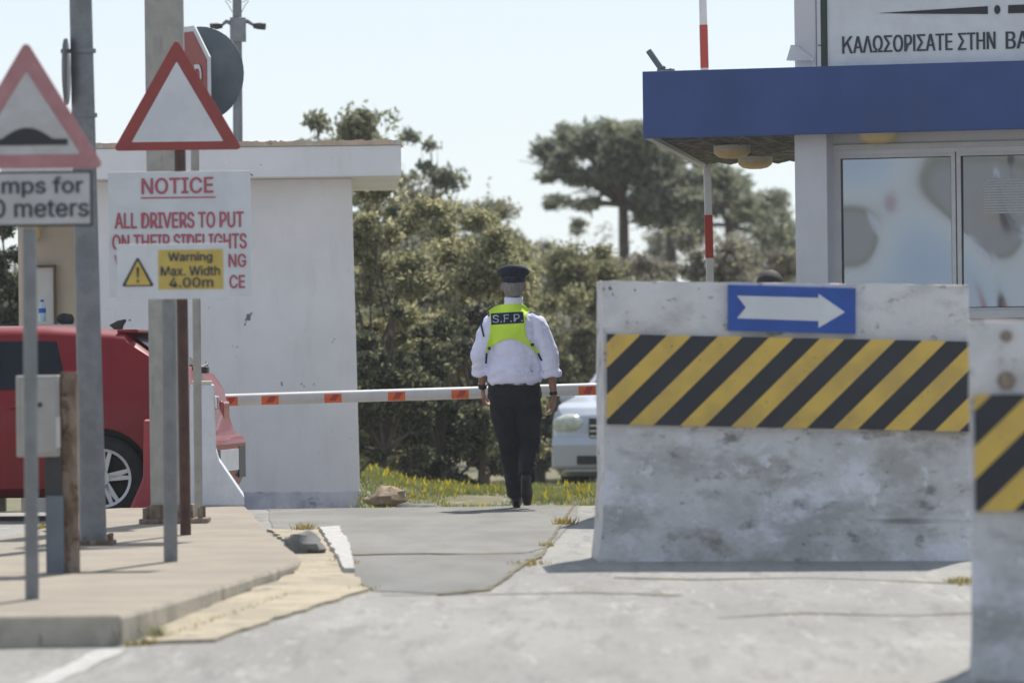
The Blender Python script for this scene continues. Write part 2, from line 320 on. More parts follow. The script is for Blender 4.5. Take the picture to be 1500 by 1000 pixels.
def text_mesh(body, bold=0.0, plain=False):
    cu = bpy.data.curves.new('lettering', 'FONT'); cu.body = body
    if FONT and not plain: cu.font = FONT
    cu.size = 1; cu.extrude = 0; cu.offset = 0; cu.resolution_u = 4
    o = bpy.data.objects.new('tmp', cu); C.objects.link(o)
    bpy.context.view_layer.update()
    dg = bpy.context.evaluated_depsgraph_get(); me = bpy.data.meshes.new_from_object(o.evaluated_get(dg))
    bpy.data.objects.remove(o); bpy.data.curves.remove(cu)
    vs = [Vector(v.co) for v in me.vertices]; fs = [tuple(p.vertices) for p in me.polygons]; bpy.data.meshes.remove(me)
    T = []                                            # merge overlapping contours into one flat, non-overlapping sheet
    for f in fs:
        for q in range(1, len(f) - 1): T.append([vs[f[0]].xy[:], vs[f[q]].xy[:], vs[f[q + 1]].xy[:]])
    T = np.array(T); A_, B_, C_ = T[:, 0], T[:, 1], T[:, 2]
    ed = sorted({tuple(sorted((f[q], f[(q + 1) % len(f)]))) for f in fs for q in range(len(f))})
    r_ = delaunay_2d_cdt([v.xy for v in vs], ed, [], 0, 1e-6)
    P_ = [v for v in r_[0]]; keep = []
    cr = lambda U, V, q: (V[:, 0] - U[:, 0]) * (q[1] - U[:, 1]) - (V[:, 1] - U[:, 1]) * (q[0] - U[:, 0])
    for f in r_[2]:
        q = sum((P_[k] for k in f), Vector((0, 0))) / len(f); a_, b_, c_ = cr(A_, B_, q), cr(B_, C_, q), cr(C_, A_, q)
        if (((a_ >= 0) & (b_ >= 0) & (c_ >= 0)) | ((a_ <= 0) & (b_ <= 0) & (c_ <= 0))).any(): keep.append(tuple(f))
    vs = [Vector((v.x, v.y, 0)) for v in P_]; fs = keep
    x0 = min(v.x for v in vs); x1 = max(v.x for v in vs); z0 = min(v.y for v in vs); z1 = max(v.y for v in vs)
    return [((v.x - x0) / (x1 - x0), (v.y - z0) / (z1 - z0)) for v in vs], fs
def text_at(mb, body, x0, x1, z0, z1, y, bold=0.0, slope=0):
    vs, fs = text_mesh(body, bold); e = min(.003, (z1 - z0) * .032) * (1 if bold else 0)
    for k, (ox, oz) in enumerate(((0, 0), (e, 0), (-e, 0), (0, e * .7), (0, -e * .7))):
        mb.add([(x0 + a * (x1 - x0) + ox, y - .0008 * k, z0 + b * (z1 - z0) + slope * a * (x1 - x0) + oz) for a, b in vs], fs)
    return mb
# ---------------------------------------------------------------- ground and roads
def gridmesh(name, xs, ys, zf, m):
    vs = [(x, y, zf(x, y)) for y in ys for x in xs]; nx = len(xs)
    fs = [(j * nx + i, j * nx + i + 1, (j + 1) * nx + i + 1, (j + 1) * nx + i) for j in range(len(ys) - 1) for i in range(nx - 1)]
    me = bpy.data.meshes.new(name); me.from_pydata(vs, [], fs); me.materials.append(m); me.shade_smooth()
    o = bpy.data.objects.new(name, me); C.objects.link(o); return struct(o)
xs = [-70, -40, -20] + list(np.arange(-14, 14.1, .5)) + [20, 40, 70]
ys = [-40, -10, 0, 10, 18, 24, 26, 29, 32, 36, 40, 42, 44, 45] + list(np.arange(45.5, 60, .4)) + [61, 64, 70, 80, 100, 130, 160, 200, 210]
def under(x, y):
    z = gz(x, y); k = 1 - sstep((y - (49.2 if x < -1.45 else 45.2)) / .8)
    if 46.5 < y < 58: z += .035 * noise.noise((x * 1.9, y * 1.1, 0)) + .02 * noise.noise((x * 6, y * 4, 3))
    return z - .05 * k
gridmesh('ground', xs, ys, under, G['soil'])
def sheet(name, pts, off, m, zf=gz, thick=0):
    bm = bmesh.new(); bm.faces.new([bm.verts.new((p[0], p[1], 0)) for p in pts])
    y0 = min(p[1] for p in pts); y1 = max(p[1] for p in pts); x0 = min(p[0] for p in pts); x1 = max(p[0] for p in pts)
    for y in sorted(set([v for v in YS] + list(range(20, 46)))):
        if y0 < y < y1: bmesh.ops.bisect_plane(bm, geom=bm.verts[:] + bm.edges[:] + bm.faces[:], plane_co=(0, y, 0), plane_no=(0, 1, 0))
    for x in [-12, -6, 0.4] + list(range(1, 9)):
        if x0 < x < x1: bmesh.ops.bisect_plane(bm, geom=bm.verts[:] + bm.edges[:] + bm.faces[:], plane_co=(x, 0, 0), plane_no=(1, 0, 0))
    if thick:
        top = bm.faces[:]
        r = bmesh.ops.extrude_face_region(bm, geom=top)
        nv = [g for g in r['geom'] if isinstance(g, bmesh.types.BMVert)]
        s_ = set(nv)
        for v in bm.verts: v.co.z = zf(v.co.x, v.co.y) + off - (0 if v in s_ else thick)
        bmesh.ops.recalc_face_normals(bm, faces=bm.faces)
    else:
        for v in bm.verts: v.co.z = zf(v.co.x, v.co.y) + off
        bmesh.ops.recalc_face_normals(bm, faces=bm.faces)
        if sum(f.normal.z for f in bm.faces) < 0: bmesh.ops.reverse_faces(bm, faces=bm.faces)
    me = bpy.data.meshes.new(name); bm.to_mesh(me); bm.free(); me.materials.append(m)
    o = bpy.data.objects.new(name, me); C.objects.link(o); return struct(o)
sheet('road', [(-40, -10), (40, -10), (40, 45.4)] + [(x, 45.4 + .25 * noise.noise((x * .8, 0, 5))) for x in np.arange(14, -1.35, -.6)] + [(-1.4, 45.4), (-1.45, 49), (-40, 49)], 0, G['asphalt'])
def poly_px(pts, zf=gz): return [hit(a, b, zf).xy[:] for a, b in pts]
def rough_poly(pts, amp=.02, step=.25):
    out = []
    for i in range(len(pts)):
        a = Vector(pts[i]); b = Vector(pts[(i + 1) % len(pts)]); n = max(1, int((b - a).length / step))
        for k in range(n):
            p = a.lerp(b, k / n); out.append((p.x + amp * noise.noise((p.x * 7, p.y * 3, 1)) * 2, p.y + amp * 3 * noise.noise((p.x * 7, p.y * 3, 9))))
    return out
sheet('road_patch', rough_poly(poly_px([(505, 815), (770, 811), (800, 806), (770, 826), (715, 862), (640, 869), (545, 866), (512, 842)]), .03, .1), .004, G['asphalt_dark'])
sheet('road_patch', rough_poly(poly_px([(384, 752), (850, 746.5), (843, 762), (808, 800), (772, 810), (506, 813), (474, 782), (400, 781)]), .012), .004, G['asphalt_mid'])
# crack between patches
sheet('road_crack', rough_poly(poly_px([(640, 870), (715, 863.2), (790, 815), (850, 748), (853, 748), (795, 816), (718, 865.5), (640, 872.5)]), .006, .15), .009, mat('crack_dirt', (.10, .095, .08), (.22, .17, .08), 9, .95))
def crack(pts, w_=1.2):
    up = [(a, b - w_ * random.uniform(.3, 1)) for a, b in pts]; lo_ = [(a, b + w_ * random.uniform(.3, 1)) for a, b in reversed(pts)]
    sheet('road_crack', rough_poly(poly_px(up + lo_), .008, .12), .006, bpy.data.materials['crack_dirt'])
crack([(512, 813), (600, 811), (700, 812), (772, 810)]); crack([(900, 846), (1020, 849), (1180, 846), (1300, 850), (1424, 856)], .8)
crack([(560, 872), (700, 871), (860, 868), (1000, 872)], .7); crack([(1050, 905), (1180, 898), (1330, 902), (1424, 898)], .8)
sheet('road_marking', rough_poly(poly_px([(34, 1003), (82, 1003), (186, 951), (148, 951)]), .018, .08), .004, G['paint_w'])
sheet('road_marking', rough_poly(poly_px([(1395, 1003), (1428, 1003), (1428, 972)]), .01, .2), .004, G['paint_w'])
# traffic island (pavement)
top = poly_px([(176, 900), (205, 893), (300, 864), (380, 840), (436, 822), (441, 815), (425, 803), (392, 778), (361, 741)], isl)
ipoly = [(-9, top[0][1] - .1)] + top + [(top[-1][0] - .9, 40.2), (-2.95, 40.0), (-3.0, 37.0), (-3.2, 35.2), (-9, 34.2)]
sheet('pavement', rough_poly(ipoly, .008, .3), 0, G['concrete'], isl, .5)
for e in bpy.data.objects['pavement'].data.polygons: pass
pv = bpy.data.objects['pavement']; pv.data.materials.append(G['kerbside'])
for p in pv.data.polygons:
    if abs(p.normal.z) < .7: p.material_index = 1
bv = pv.modifiers.new('bevel', 'BEVEL'); bv.width = .022; bv.segments = 2; bv.limit_method = 'ANGLE'; bv.angle_limit = R(45)
sheet('sand', rough_poly(poly_px([(215, 944), (225, 925), (300, 895), (430, 845), (425, 800), (395, 778), (466, 779), (500, 820), (537, 866), (470, 888), (403, 909), (315, 940)]), .02, .12), .018, G['sand'], thick=.05)
def sandy(x, y): return gz(x, y)
# grass on the verge
def scatter_blades(name, n, fn, hmin, hmax, wd, m, lean=.5):
    vs = np.zeros((n, 3, 3)); k = 0
    while k < n:
        p = fn()
        if p is None: continue
        x, y, z = p; a = random.uniform(0, 6.28); h = random.uniform(hmin, hmax); lx, ly = random.gauss(0, lean * h), random.gauss(0, lean * h)
        dx, dy = math.cos(a) * wd, math.sin(a) * wd
        vs[k] = [(x - dx, y - dy, z - .01), (x + dx, y + dy, z - .01), (x + lx, y + ly, z + h)]; k += 1
    me = bpy.data.meshes.new(name); me.from_pydata(vs.reshape(-1, 3).tolist(), [], [(3 * i, 3 * i + 1, 3 * i + 2) for i in range(n)])
    me.materials.append(m); o = bpy.data.objects.new(name, me); C.objects.link(o); return o
def gp():
    x = random.uniform(-3.5, 4); y = random.uniform(46.3, 56)
    if noise.noise((x * 1.3, y * .8, 2)) < -.25 - .2 * random.random(): return None
    if x < -1.33: return None
    return x, y, under(x, y)
tag(scatter_blades('grass', 70000, gp, .015, .05, .006, L_GS), 'green and yellow grass on the verge behind the road', 'grass', kind='stuff')
tag(scatter_blades('wildflowers', 900, gp, .05, .09, .018, L_FL), 'small yellow flowers scattered in the verge grass', 'wildflowers', kind='stuff')
# rocks
def rock(name, c, r, m, label, seed):
    mb = MB().ball((0, 0, 0), (1, 1, 1), 14, 9)
    mb.v = [tuple(Vector(v) * (1 + .45 * noise.noise(Vector(v) * 1.3 + Vector((seed, 0, 0))) + .22 * noise.noise(Vector(v) * 3.1 + Vector((seed, 5, 0)))) * 1 for v in [v])[0] for v in mb.v]
    mb.v = [(v[0] * r[0], v[1] * r[1], v[2] * r[2]) for v in mb.v]
    o = mb.build(name, m, smooth=35, loc=c); return tag(o, label, 'rock')
c = hit(444, 815); rock('rock', (c.x, c.y + .15, c.z + .06), (.125, .16, .085), G['rock'], 'dark grey rock lying at the corner of the pavement', 3)
c = W(567, 726, 48.2); rock('rock', (c.x, c.y, under(c.x, c.y) + .06), (.15, .18, .09), G['rock_tan'], 'tan rock in the grass beside the white gatehouse', 8)
c = W(610, 742, 47.4); rock('rock', (c.x, c.y, under(c.x, c.y) + .04), (.22, .12, .05), G['rock'], 'flat grey rock at the road edge below the tan rock', 12)
# white kerb stone
kp = poly_px([(468, 781), (497, 779), (512, 806), (519, 843), (503, 843), (484, 806)])
o = sheet('kerb_stone', rough_poly(kp, .01, .2), .045, G['paint_w'], thick=.1); del o['kind']
tag(o, 'short white painted kerb stone angled beside the grey rock', 'kerb stone')
# weeds along the crack
def tuft(px, py, n, r, h, label, zf=gz, m=L_DRY):
    c = hit(px, py, zf)
    def f(): a = random.gauss(0, r); b = random.gauss(0, r * 2); return c.x + a, c.y + b, c.z
    tag(scatter_blades('weed', n, f, h * .4, h, .008, m, .6), label, 'weed', 'dry weeds growing from cracks')
tuft(828, 768, 90, .03, .07, 'dry yellow weed highest in the road crack near the concrete block')
tuft(800, 800, 40, .025, .04, 'dry yellow weed in the middle of the road crack')
tuft(775, 826, 50, .05, .04, 'dry weed low in the road crack between two asphalt patches')
tuft(530, 864, 60, .04, .035, 'dry weed at the tip of the sandy strip')
tuft(445, 779, 110, .035, .08, 'yellow green weed growing above the grey rock')
tuft(500, 826, 60, .03, .04, 'dry weed against the white kerb stone')
tuft(228, 936, 60, .02, .09, 'green weed at the foot of the pavement kerb', m=L_OL)
tuft(1410, 852, 90, .05, .04, 'dry weed on the road below the right end of the arrow block')
tuft(62, 776, 120, .05, .07, 'dry weed tuft on the ground behind the sign posts at left')
tuft(15, 803, 140, .07, .05, 'low dry weed tuft at the left edge by the pavement')
def bs():
    px = random.uniform(180, 420); p = hit(px, np.interp(px, [180, 222, 447], [945, 943, 864]) + 1); return p.x + random.uniform(0, .02), p.y, p.z
tag(scatter_blades('ground_cover', 260, bs, .01, .05, .006, L_DRY), 'thin dry weeds along the foot of the kerb', 'weeds', kind='stuff')
# ---------------------------------------------------------------- signs
def post_from_px(pxt, pyt, pxb, pyb, d, r, m, parent, name='post', n=16, yo=0, base=None):
    a = W(pxt, pyt, d); b = W(pxb, pyb, d); o = parent.location
    return MB().tube([b - o + Vector((0, yo, -.05)), a - o + Vector((0, yo, 0))], r, n).build(name, m, parent, smooth=60)
def tri(mb, cx, ztop, zbot, half, y, r=.03):
    pts = []
    for (x, z), a0 in (((cx + half, zbot), -90), ((cx, ztop), 30), ((cx - half, zbot), 150)):
        # corner centre moved towards the centroid
        g = Vector((cx, (ztop + 2 * zbot) / 3)); p = Vector((x, z)); q = p.lerp(g, r * 2 / (p - g).length)
        for k in range(5):
            a = R(a0 + 120 * k / 4); pts.append((q.x + r * math.cos(a), q.y + r * math.sin(a)))
    mb.prism(pts, y[0], y[1]); return mb
# humps warning sign
p0 = hit(47, 877, isl); d = p0.y; s = sc(d)
t = root('humps_warning_sign', p0, 'faded triangular hump warning sign over a plate reading mps for 0 meters', 'sign')
post_from_px(43, 335, 47, 877, d, .034, G['steel_post'], t)
A = W(38, 58, d - .06) - p0; Bm = W(38, 247, d - .06) - p0
q = tri(MB(), A.x, A.z, Bm.z, 113 / s, (A.y, A.y + .012), .022).build('border', G['red_b'], t, bevel=.002)
h = A.z - Bm.z
tri(MB(), A.x, A.z - .155, Bm.z + .068, 113 / s - .118, (A.y - .004, A.y - .001), .006).build('sign_face', G['sign_w_old'], t)
zz = Bm.z + 34 / s; hp = [(-.20, 0), (.197, 0), (.197, .028), (.125, .03)] + [(.125 - .25 * k / 10, .03 + .055 * math.sin(math.pi * k / 10)) for k in range(1, 10)] + [(-.125, .03), (-.197, .028)]
MB().prism([(A.x + a, zz + b) for a, b in hp], A.y - .008, A.y - .005).build('hump_symbol', G['black'], t)
P1 = W(136, 331, d - .06) - p0; P0 = W(-62, 252, d - .06) - p0
MB().box(P0.x, P1.x, A.y, A.y + .01, P1.z, P0.z).build('plate_border', G['black'], t, bevel=.003)
pl = MB().box(P0.x + .012, P1.x - .012, A.y - .003, A.y - .0005, P1.z + .012, P0.z - .012).build('text_plate', G['sign_w_old'], t)
X = lambda px: (W(px, 0, d - .06) - p0).x
Z = lambda py: (W(60, py, d - .06) - p0).z
mb = MB(); text_at(mb, 'mps for', X(0), X(118), Z(289), Z(260), A.y - .005, .012); text_at(mb, '0 meters', X(-14), X(126), Z(318), Z(292), A.y - .005, .012)
mb.build('lettering', G['text_dark'], pl)
MB().box(X(36), X(52), A.y + .012, A.y + .03, Z(300), Z(290)).build('clamp', G['steel'], t)
MB().box(X(34), X(54), A.y + .013, A.y + .03, Z(180), Z(172)).build('clamp', G['steel'], t)
# notice sign on brown post
p0 = hit(272, 783, isl); d = p0.y; s = sc(d)
t = root('notice_sign', p0, 'blank red bordered triangle over white NOTICE board on a brown post', 'sign')
post_from_px(263, 200, 272, 783, d, .034, G['brown'], t)
dd = d - .05
X = lambda px: (W(px, 200, dd) - p0).x
Z = lambda py: (W(262, py, dd) - p0).z
y = -.05
tri(MB(), X(260), Z(56), Z(220), 95 / s, (y, y + .012), .02).build('border', G['red_s'], t, bevel=.002)
tri(MB(), X(260), Z(56) - .145, Z(220) + .052, 95 / s - .118, (y - .004, y - .001), .004).build('sign_face', G['sign_w'], t)
nb = MB().box(X(157), X(366), y, y + .012, Z(434), Z(251)).build('notice_board', G['sign_w'], t, bevel=.003)
mb = MB(); yy = y - .003
text_at(mb, 'NOTICE', X(207), X(311), Z(284), Z(261), yy, .012, .01)
mb.box(X(205), X(315), yy - .001, yy + .001, Z(290.5), Z(288.5))
text_at(mb, 'ALL DRIVERS TO PUT', X(167), X(355), Z(334), Z(311), yy, .012)
text_at(mb, 'ON THEIR SIDELIGHTS', X(163), X(359), Z(365), Z(343), yy, .012)
text_at(mb, 'NG', X(333), X(358), Z(392), Z(373), yy, .012)
text_at(mb, 'W', X(166), X(186), Z(392), Z(373), yy, .012)
text_at(mb, 'CE', X(334), X(356), Z(423), Z(404), yy, .012)
mb.build('lettering', G['text_red'], nb)
# max width sign
p0 = hit(250, 822, isl); d = p0.y; s = sc(d)
t = root('width_warning_sign', p0, 'white plate with yellow Max. Width 4.00m panel on a short grey post', 'sign')
post_from_px(247, 400, 250, 822, d, .039, G['steel_post'], t)
dd = d - .06; y = -.06
X = lambda px: (W(px, 400, dd) - p0).x
Z = lambda py: (W(250, py, dd) - p0).z
pl = MB().box(X(171), X(333), y, y + .01, Z(438), Z(357)).build('sign_plate', G['sign_w'], t, bevel=.003)
yp = MB().box(X(232), X(327), y - .003, y - .0005, Z(424), Z(366)).build('text_panel', G['yellow'], pl)
mb = MB(); yy = y - .005
text_at(mb, 'Warning', X(247), X(311), Z(386), Z(370), yy, .015)
text_at(mb, 'Max. Width', X(236), X(322), Z(404), Z(390), yy, .015)
text_at(mb, '4.00m', X(248), X(312), Z(421), Z(407), yy, .015)
mb.build('lettering', G['text_dark'], pl)
tri(MB(), X(202), Z(375), Z(419), 24 / s, (y - .003, y - .0005), .008).build('symbol_border', G['black'], pl)
tri(MB(), X(202), Z(381), Z(417), 18.5 / s, (y - .005, y - .0035), .004).build('symbol_face', G['yellow'], pl)
mb = MB(); mb.prism([(X(200), Z(391)), (X(204), Z(391)), (X(203), Z(406)), (X(201), Z(406))], y - .008, y - .0055); mb.box(X(200.5), X(203.5), y - .008, y - .0055, Z(413), Z(409.5))
mb.build('exclamation_mark', G['black'], pl)
# stop sign + disc on grey post
p0 = hit(291, 758, isl); d = p0.y; s = sc(d)
t = root('stop_sign', p0, 'red STOP octagon turned sideways with a round grey sign back on one post', 'sign')
post_from_px(284, 60, 291, 757, d, .028, G['steel_beige'], t)
cc = W(270, 122, d - .08) - p0; Rr = 82 / s / math.cos(R(22.5))
M = Matrix.Translation(cc) @ Matrix.Rotation(R(-60), 4, 'Z')
oc = [(Rr * math.cos(R(22.5 + 45 * k)), Rr * math.sin(R(22.5 + 45 * k))) for k in range(8)]
q = MB().prism(oc, 0, .01, M).build('octagon_border', G['sign_w'], t)
k_ = .90
MB().prism([(a * k_, b * k_) for a, b in oc], -.004, -.001, M).build('octagon_face', G['red_s'], t)
mb = MB(); text_at(mb, 'STOP', -.27, .27, -.115, .115, -.007, .012); mb.v = [tuple(M @ Vector(v)) for v in mb.v]; mb.build('lettering', G['sign_w'], t)
cc = W(293, 109, d + .06) - p0; M = Matrix.Translation(cc) @ Matrix.Rotation(R(-22), 4, 'Z')
mb = MB(); Rr = 70 / s
mb.prism([(Rr * math.cos(2 * math.pi * k / 40), Rr * math.sin(2 * math.pi * k / 40)) for k in range(40)], 0, .012, M)
mb.build('round_panel', G['back'], t, bevel=.003)
# pole with clamped edge-on sign
p0 = hit(137, 797, isl); d = p0.y; s = sc(d)
t = root('grey_pole', p0, 'thick tapered grey steel pole with a sign clamped edge-on near the top', 'pole')
a = W(116, -90, d) - p0; b = Vector((0, 0, -.03))
MB().tube([b, b.lerp(a, .5), a], [.080, .073, .066], 20).build('shaft', G['steel'], t, smooth=60)
MB().box(-.13, .13, -.12, .12, .0, .025).build('base_plate', G['rust'], t, bevel=.004)
for ax in (-.1, .1):
    for ay in (-.09, .09): MB().tube([(ax, ay, .02), (ax, ay, .065)], .014, 8).build('anchor_bolt', G['rust'], t)
for py in (75, 169):
    c = W(121 if py < 100 else 123, py, d) - p0
    MB().tube([c - Vector((0, 0, .012)), c + Vector((0, 0, .012))], .080, 20).build('clamp', G['steel'], t, smooth=40)
    MB().box(c.x - .13, c.x - .05, c.y - .012, c.y + .012, c.z - .012, c.z + .012).build('bracket', G['steel'], t)
c = W(97, 105, d) - p0
MB().prism([(.26 * math.cos(2 * math.pi * k / 24), .2 * math.sin(2 * math.pi * k / 24)) for k in range(24)], c.x - .007, c.x + .007, Matrix.Translation((0, c.y, c.z)), 'x').build('sign_panel', G['steel'], t)
# big mast
p0 = hit(251, 765, isl); d = p0.y; s = sc(d)
t = root('steel_mast', p0, 'wide beige grey column rising from a bolted base plate behind the signs', 'pole')
a = W(239, -90, d) - p0; b = Vector((0, 0, .02)); w2 = 28 / s
def octs(c, r): return [c + Vector((r * math.cos(R(22.5 + 45 * k)), r * math.sin(R(22.5 + 45 * k)), 0)) for k in range(8)]
mb = MB(); mb.add(octs(b, w2 * 1.08 * 1.05) + octs(a, w2 * 1.08), [(k, (k + 1) % 8, (k + 1) % 8 + 8, k + 8) for k in range(8)] + [tuple(range(8)), tuple(range(15, 7, -1))])
mb.build('shaft', G['steel_beige'], t, bevel=.006)
MB().box(-.2, .25, -.2, .2, .0, .03).build('base_plate', G['rust'], t, bevel=.005)
for ax in (-.16, .2):
    for ay in (-.15, .15): MB().tube([(ax, ay, .02), (ax, ay, .10)], .018, 8).build('anchor_bolt', G['rust'], t)
MB().box(-.14, .15, -.15, .15, .03, .12).build('foot', G['rust'], t, bevel=.004)
# control box
p0 = hit(103, 838, isl); d = p0.y; s = sc(d)
t = root('control_box', p0, 'grey metal control cabinet on a rusty square post at the pavement', 'control box')
X = lambda px: (W(px, 700, d) - p0).x
Z = lambda py: (W(103, py, d) - p0).z
MB().box(X(91), X(115), -.045, .045, -.05, Z(545)).build('post', G['rust'], t, bevel=.006)
bx = MB().box(X(27), X(90), -.10, .08, Z(668), Z(549)).build('cabinet', G['box'], t, bevel=.008)
MB().box(X(34), X(86), -.108, -.1005, Z(662), Z(555)).build('door', G['box'], bx, bevel=.003)
MB().tube([(X(62), -.118, Z(592)), (X(62), -.1, Z(592))], .013, 12).build('lock', G['dark'], bx)
MB().box(X(85), X(91.5), -.112, -.1005, Z(655), Z(610)).build('hinge', G['frame'], bx)
MB().box(X(67), X(92), -.06, .06, Z(726), Z(666)).build('cable_duct', G['dark'], t)
MB().box(X(68), X(94), -.09, .09, -.02, Z(725)).build('pedestal', G['pedestal'], t, bevel=.004)
# jersey barriers, seen end on
def jersey(name, px_c, py_b, zf, hb, ht, H, L, m, label, rz, p=None):
    p = p or hit(px_c, py_b, zf)
    t = root(name, p, label, 'barrier', rz=rz)
    pr = [(-hb, 0), (hb, 0), (hb, .06), (ht + .03, .30 * H / .8), (ht + .01, .37 * H / .8), (ht, H), (-ht, H), (-ht - .01, .37 * H / .8), (-ht - .03, .30 * H / .8), (-hb, .06)]
    MB().prism([(a * 1, b) for a, b in pr], 0, L).build('barrier_body', m, t, bevel=.012)
    return t
t = jersey('white_jersey_barrier', 298, 741, isl, .29, .085, .86, 1.5, G['jersey_w'], 'white concrete barrier seen end-on behind the mast', R(3.0))
MB().box(-.07, .07, .02, 1.4, .865, .885).build('cap_strip', mat('cream_cap', (.62, .56, .42), rough=.7), t)
t = jersey('red_jersey_barrier', 236, 752, gz, .27, .14, .74, .9, G['jersey_r'], 'red painted barrier seen end-on beside the red car', R(3.4), Vector((W(241, 752, 40.6).x, 40.6, gz(-2.5, 40.6))))
# ---------------------------------------------------------------- gatehouse
d = 48.6; s = sc(d); p0 = W(527, 748, d); zb = gz(p0.x, d) - .2; p0.z = prof(46)
t = root('gatehouse', p0, 'small white flat-roofed gatehouse behind the lowered barrier arm', 'building')
X = lambda px: (W(px, 500, d) - p0).x
Z = lambda py: (W(400, py, d) - p0).z
zt = Z(262); xl = X(141)
mb = MB(); xr0 = X(526); xr1 = X(518)
vs = [(xl, 0, -.3), (xr0, 0, -.3), (xr0 - .11, 3.2, -.3), (xl, 3.2, -.3), (xl, 0, zt), (xr1, 0, zt), (xr1 - .11, 3.2, zt), (xl, 3.2, zt)]
fsb = [(0, 1, 5, 4), (1, 2, 6, 5), (2, 3, 7, 6), (3, 0, 4, 7), (4, 5, 6, 7), (3, 2, 1, 0)]
mb.add(vs, fsb); mb.build('wall', G['wall'], t, bevel=.015)
MB().prism([(xl, -.006), (xr0 + .004, -.006), (xr0 - .01, .3), (xl, .3)], -.3, Z(719), None, 'z').build('plinth', G['wall_dirty'], t, bevel=.01)
rf = MB().prism([(X(10), -.35), (X(592), -.35), (X(592) - .12, 3.6), (X(10), 3.6)], zt, Z(217), None, 'z').build('roof', G['wall'], t, bevel=.01)
zl = Z(217); n_ = 150; xa, xb_ = X(8), X(593); pr = [(xa + (xb_ - xa) * q / n_, zl + .045 + .012 * noise.noise((q * .31, 0, 0)) + .012 * noise.noise((q * 1.1, 4, 0))) for q in range(n_ + 1)]
MB().prism([(xa, zl + .002)] + pr + [(xb_, zl + .002)], -.362, .3).build('roof_edging', G['lip'], rf)
# recessed porch on the left
X2 = lambda px: (W(px, 500, d + 2.2) - p0).x
MB().box(X2(30), xl - .003, 2.2, 2.4, -.3, zt - .002).build('porch_wall', G['tan'], t)
MB().box(X(33) - .02, X(39), -.1, .02, -.3, zt - .002).build('porch_column', G['tan'], t)
MB().box(X(36), xl - .003, .1, .5, Z(476), Z(471)).build('counter', G['frame'], t)
dr = MB().box(X2(50), X2(80), 2.15, 2.195, -.25, Z(381)).build('door', G['door_white'], t)
MB().box(X2(80), X2(83.5), 2.13, 2.196, -.25, Z(377)).box(X2(46), X2(80), 2.13, 2.196, Z(381), Z(377)).build('door_frame', G['door_frame'], dr)
c = W(54, 338, d + 2.1) - p0; MB().ball((c.x, c.y, c.z), (.045, .05, .10)).build('wall_lamp', G['lamp'], t, smooth=60)
c = W(62, 471, 48.9); t = root('water_bottle', (c.x, c.y, c.z), 'clear plastic water bottle with blue cap standing on the gatehouse counter', 'bottle')
MB().tube([(0, 0, 0), (0, 0, .12), (0, 0, .15), (0, 0, .17)], [.032, .032, .016, .012], 14).build('bottle_body', G['bottle'], t, smooth=50)
MB().tube([(0, 0, .17), (0, 0, .19)], .015, 12).build('cap', G['bottle_blue'], t); MB().tube([(0, 0, .075), (0, 0, .115)], .0335, 14).build('label', G['bottle_blue'], t)
c = W(97, 471, 48.9); mb = MB().ball((0, 0, .02), (.08, .08, .05), 18, 12); mb.v = [tuple(Vector(v) * (1 + .25 * noise.noise(Vector(v) * 18))) for v in mb.v]
tag(mb.build('dark_bag', G['cloth_dark'], smooth=60, loc=c), 'crumpled dark cloth bag on the gatehouse counter', 'bag')
# cctv mast
d = 54.0; s = sc(d); b = W(351, 745, d); b.z = gz(b.x, d); p0 = b
t = root('cctv_mast', p0, 'slim grey mast with two security cameras rising behind the gatehouse roof', 'camera mast')
a = W(347, -60, d) - p0
MB().tube([(0, 0, -.1), a], [.055, .042], 16).build('shaft', G['steel'], t, smooth=60)
c = W(349, 45, d) - p0
MB().box(c.x - .075, c.x + .075, -.09, .0, c.z - .11, c.z + .12).build('junction_box', G['steel'], t, bevel=.008)
for sg, px in ((-1, 318), (1, 379)):
    c = W(px, 38, d) - p0; j = W(347, 33, d) - p0
    MB().tube([j + Vector((sg * .04, 0, -.01)), j + Vector((sg * .10, 0, .01)), c + Vector((-sg * .04, 0, .0))], [.03, .02, .012], 10, ref=(0, 0, 1)).build('bracket', G['steel'], t)
    MB().tube([c + Vector((-sg * .05, 0, 0)), c + Vector((sg * .0, -.01, -.003)), c + Vector((sg * .065, -.02, -.01))], [.024, .033, .033], 14, ref=(0, 0, 1)).build('camera', G['dark'], t, smooth=50, bevel=.004)
for sg in (-1, 1):
    pts = [W(347 + sg * x_, y_, d) - p0 for x_, y_ in ((7, 18), (12, 8), (17, 2), (14, 0), (8, 4))]
    MB().tube(pts, .0035, 6, ref=(0, 1, 0)).build('cable', G['dark'], t)
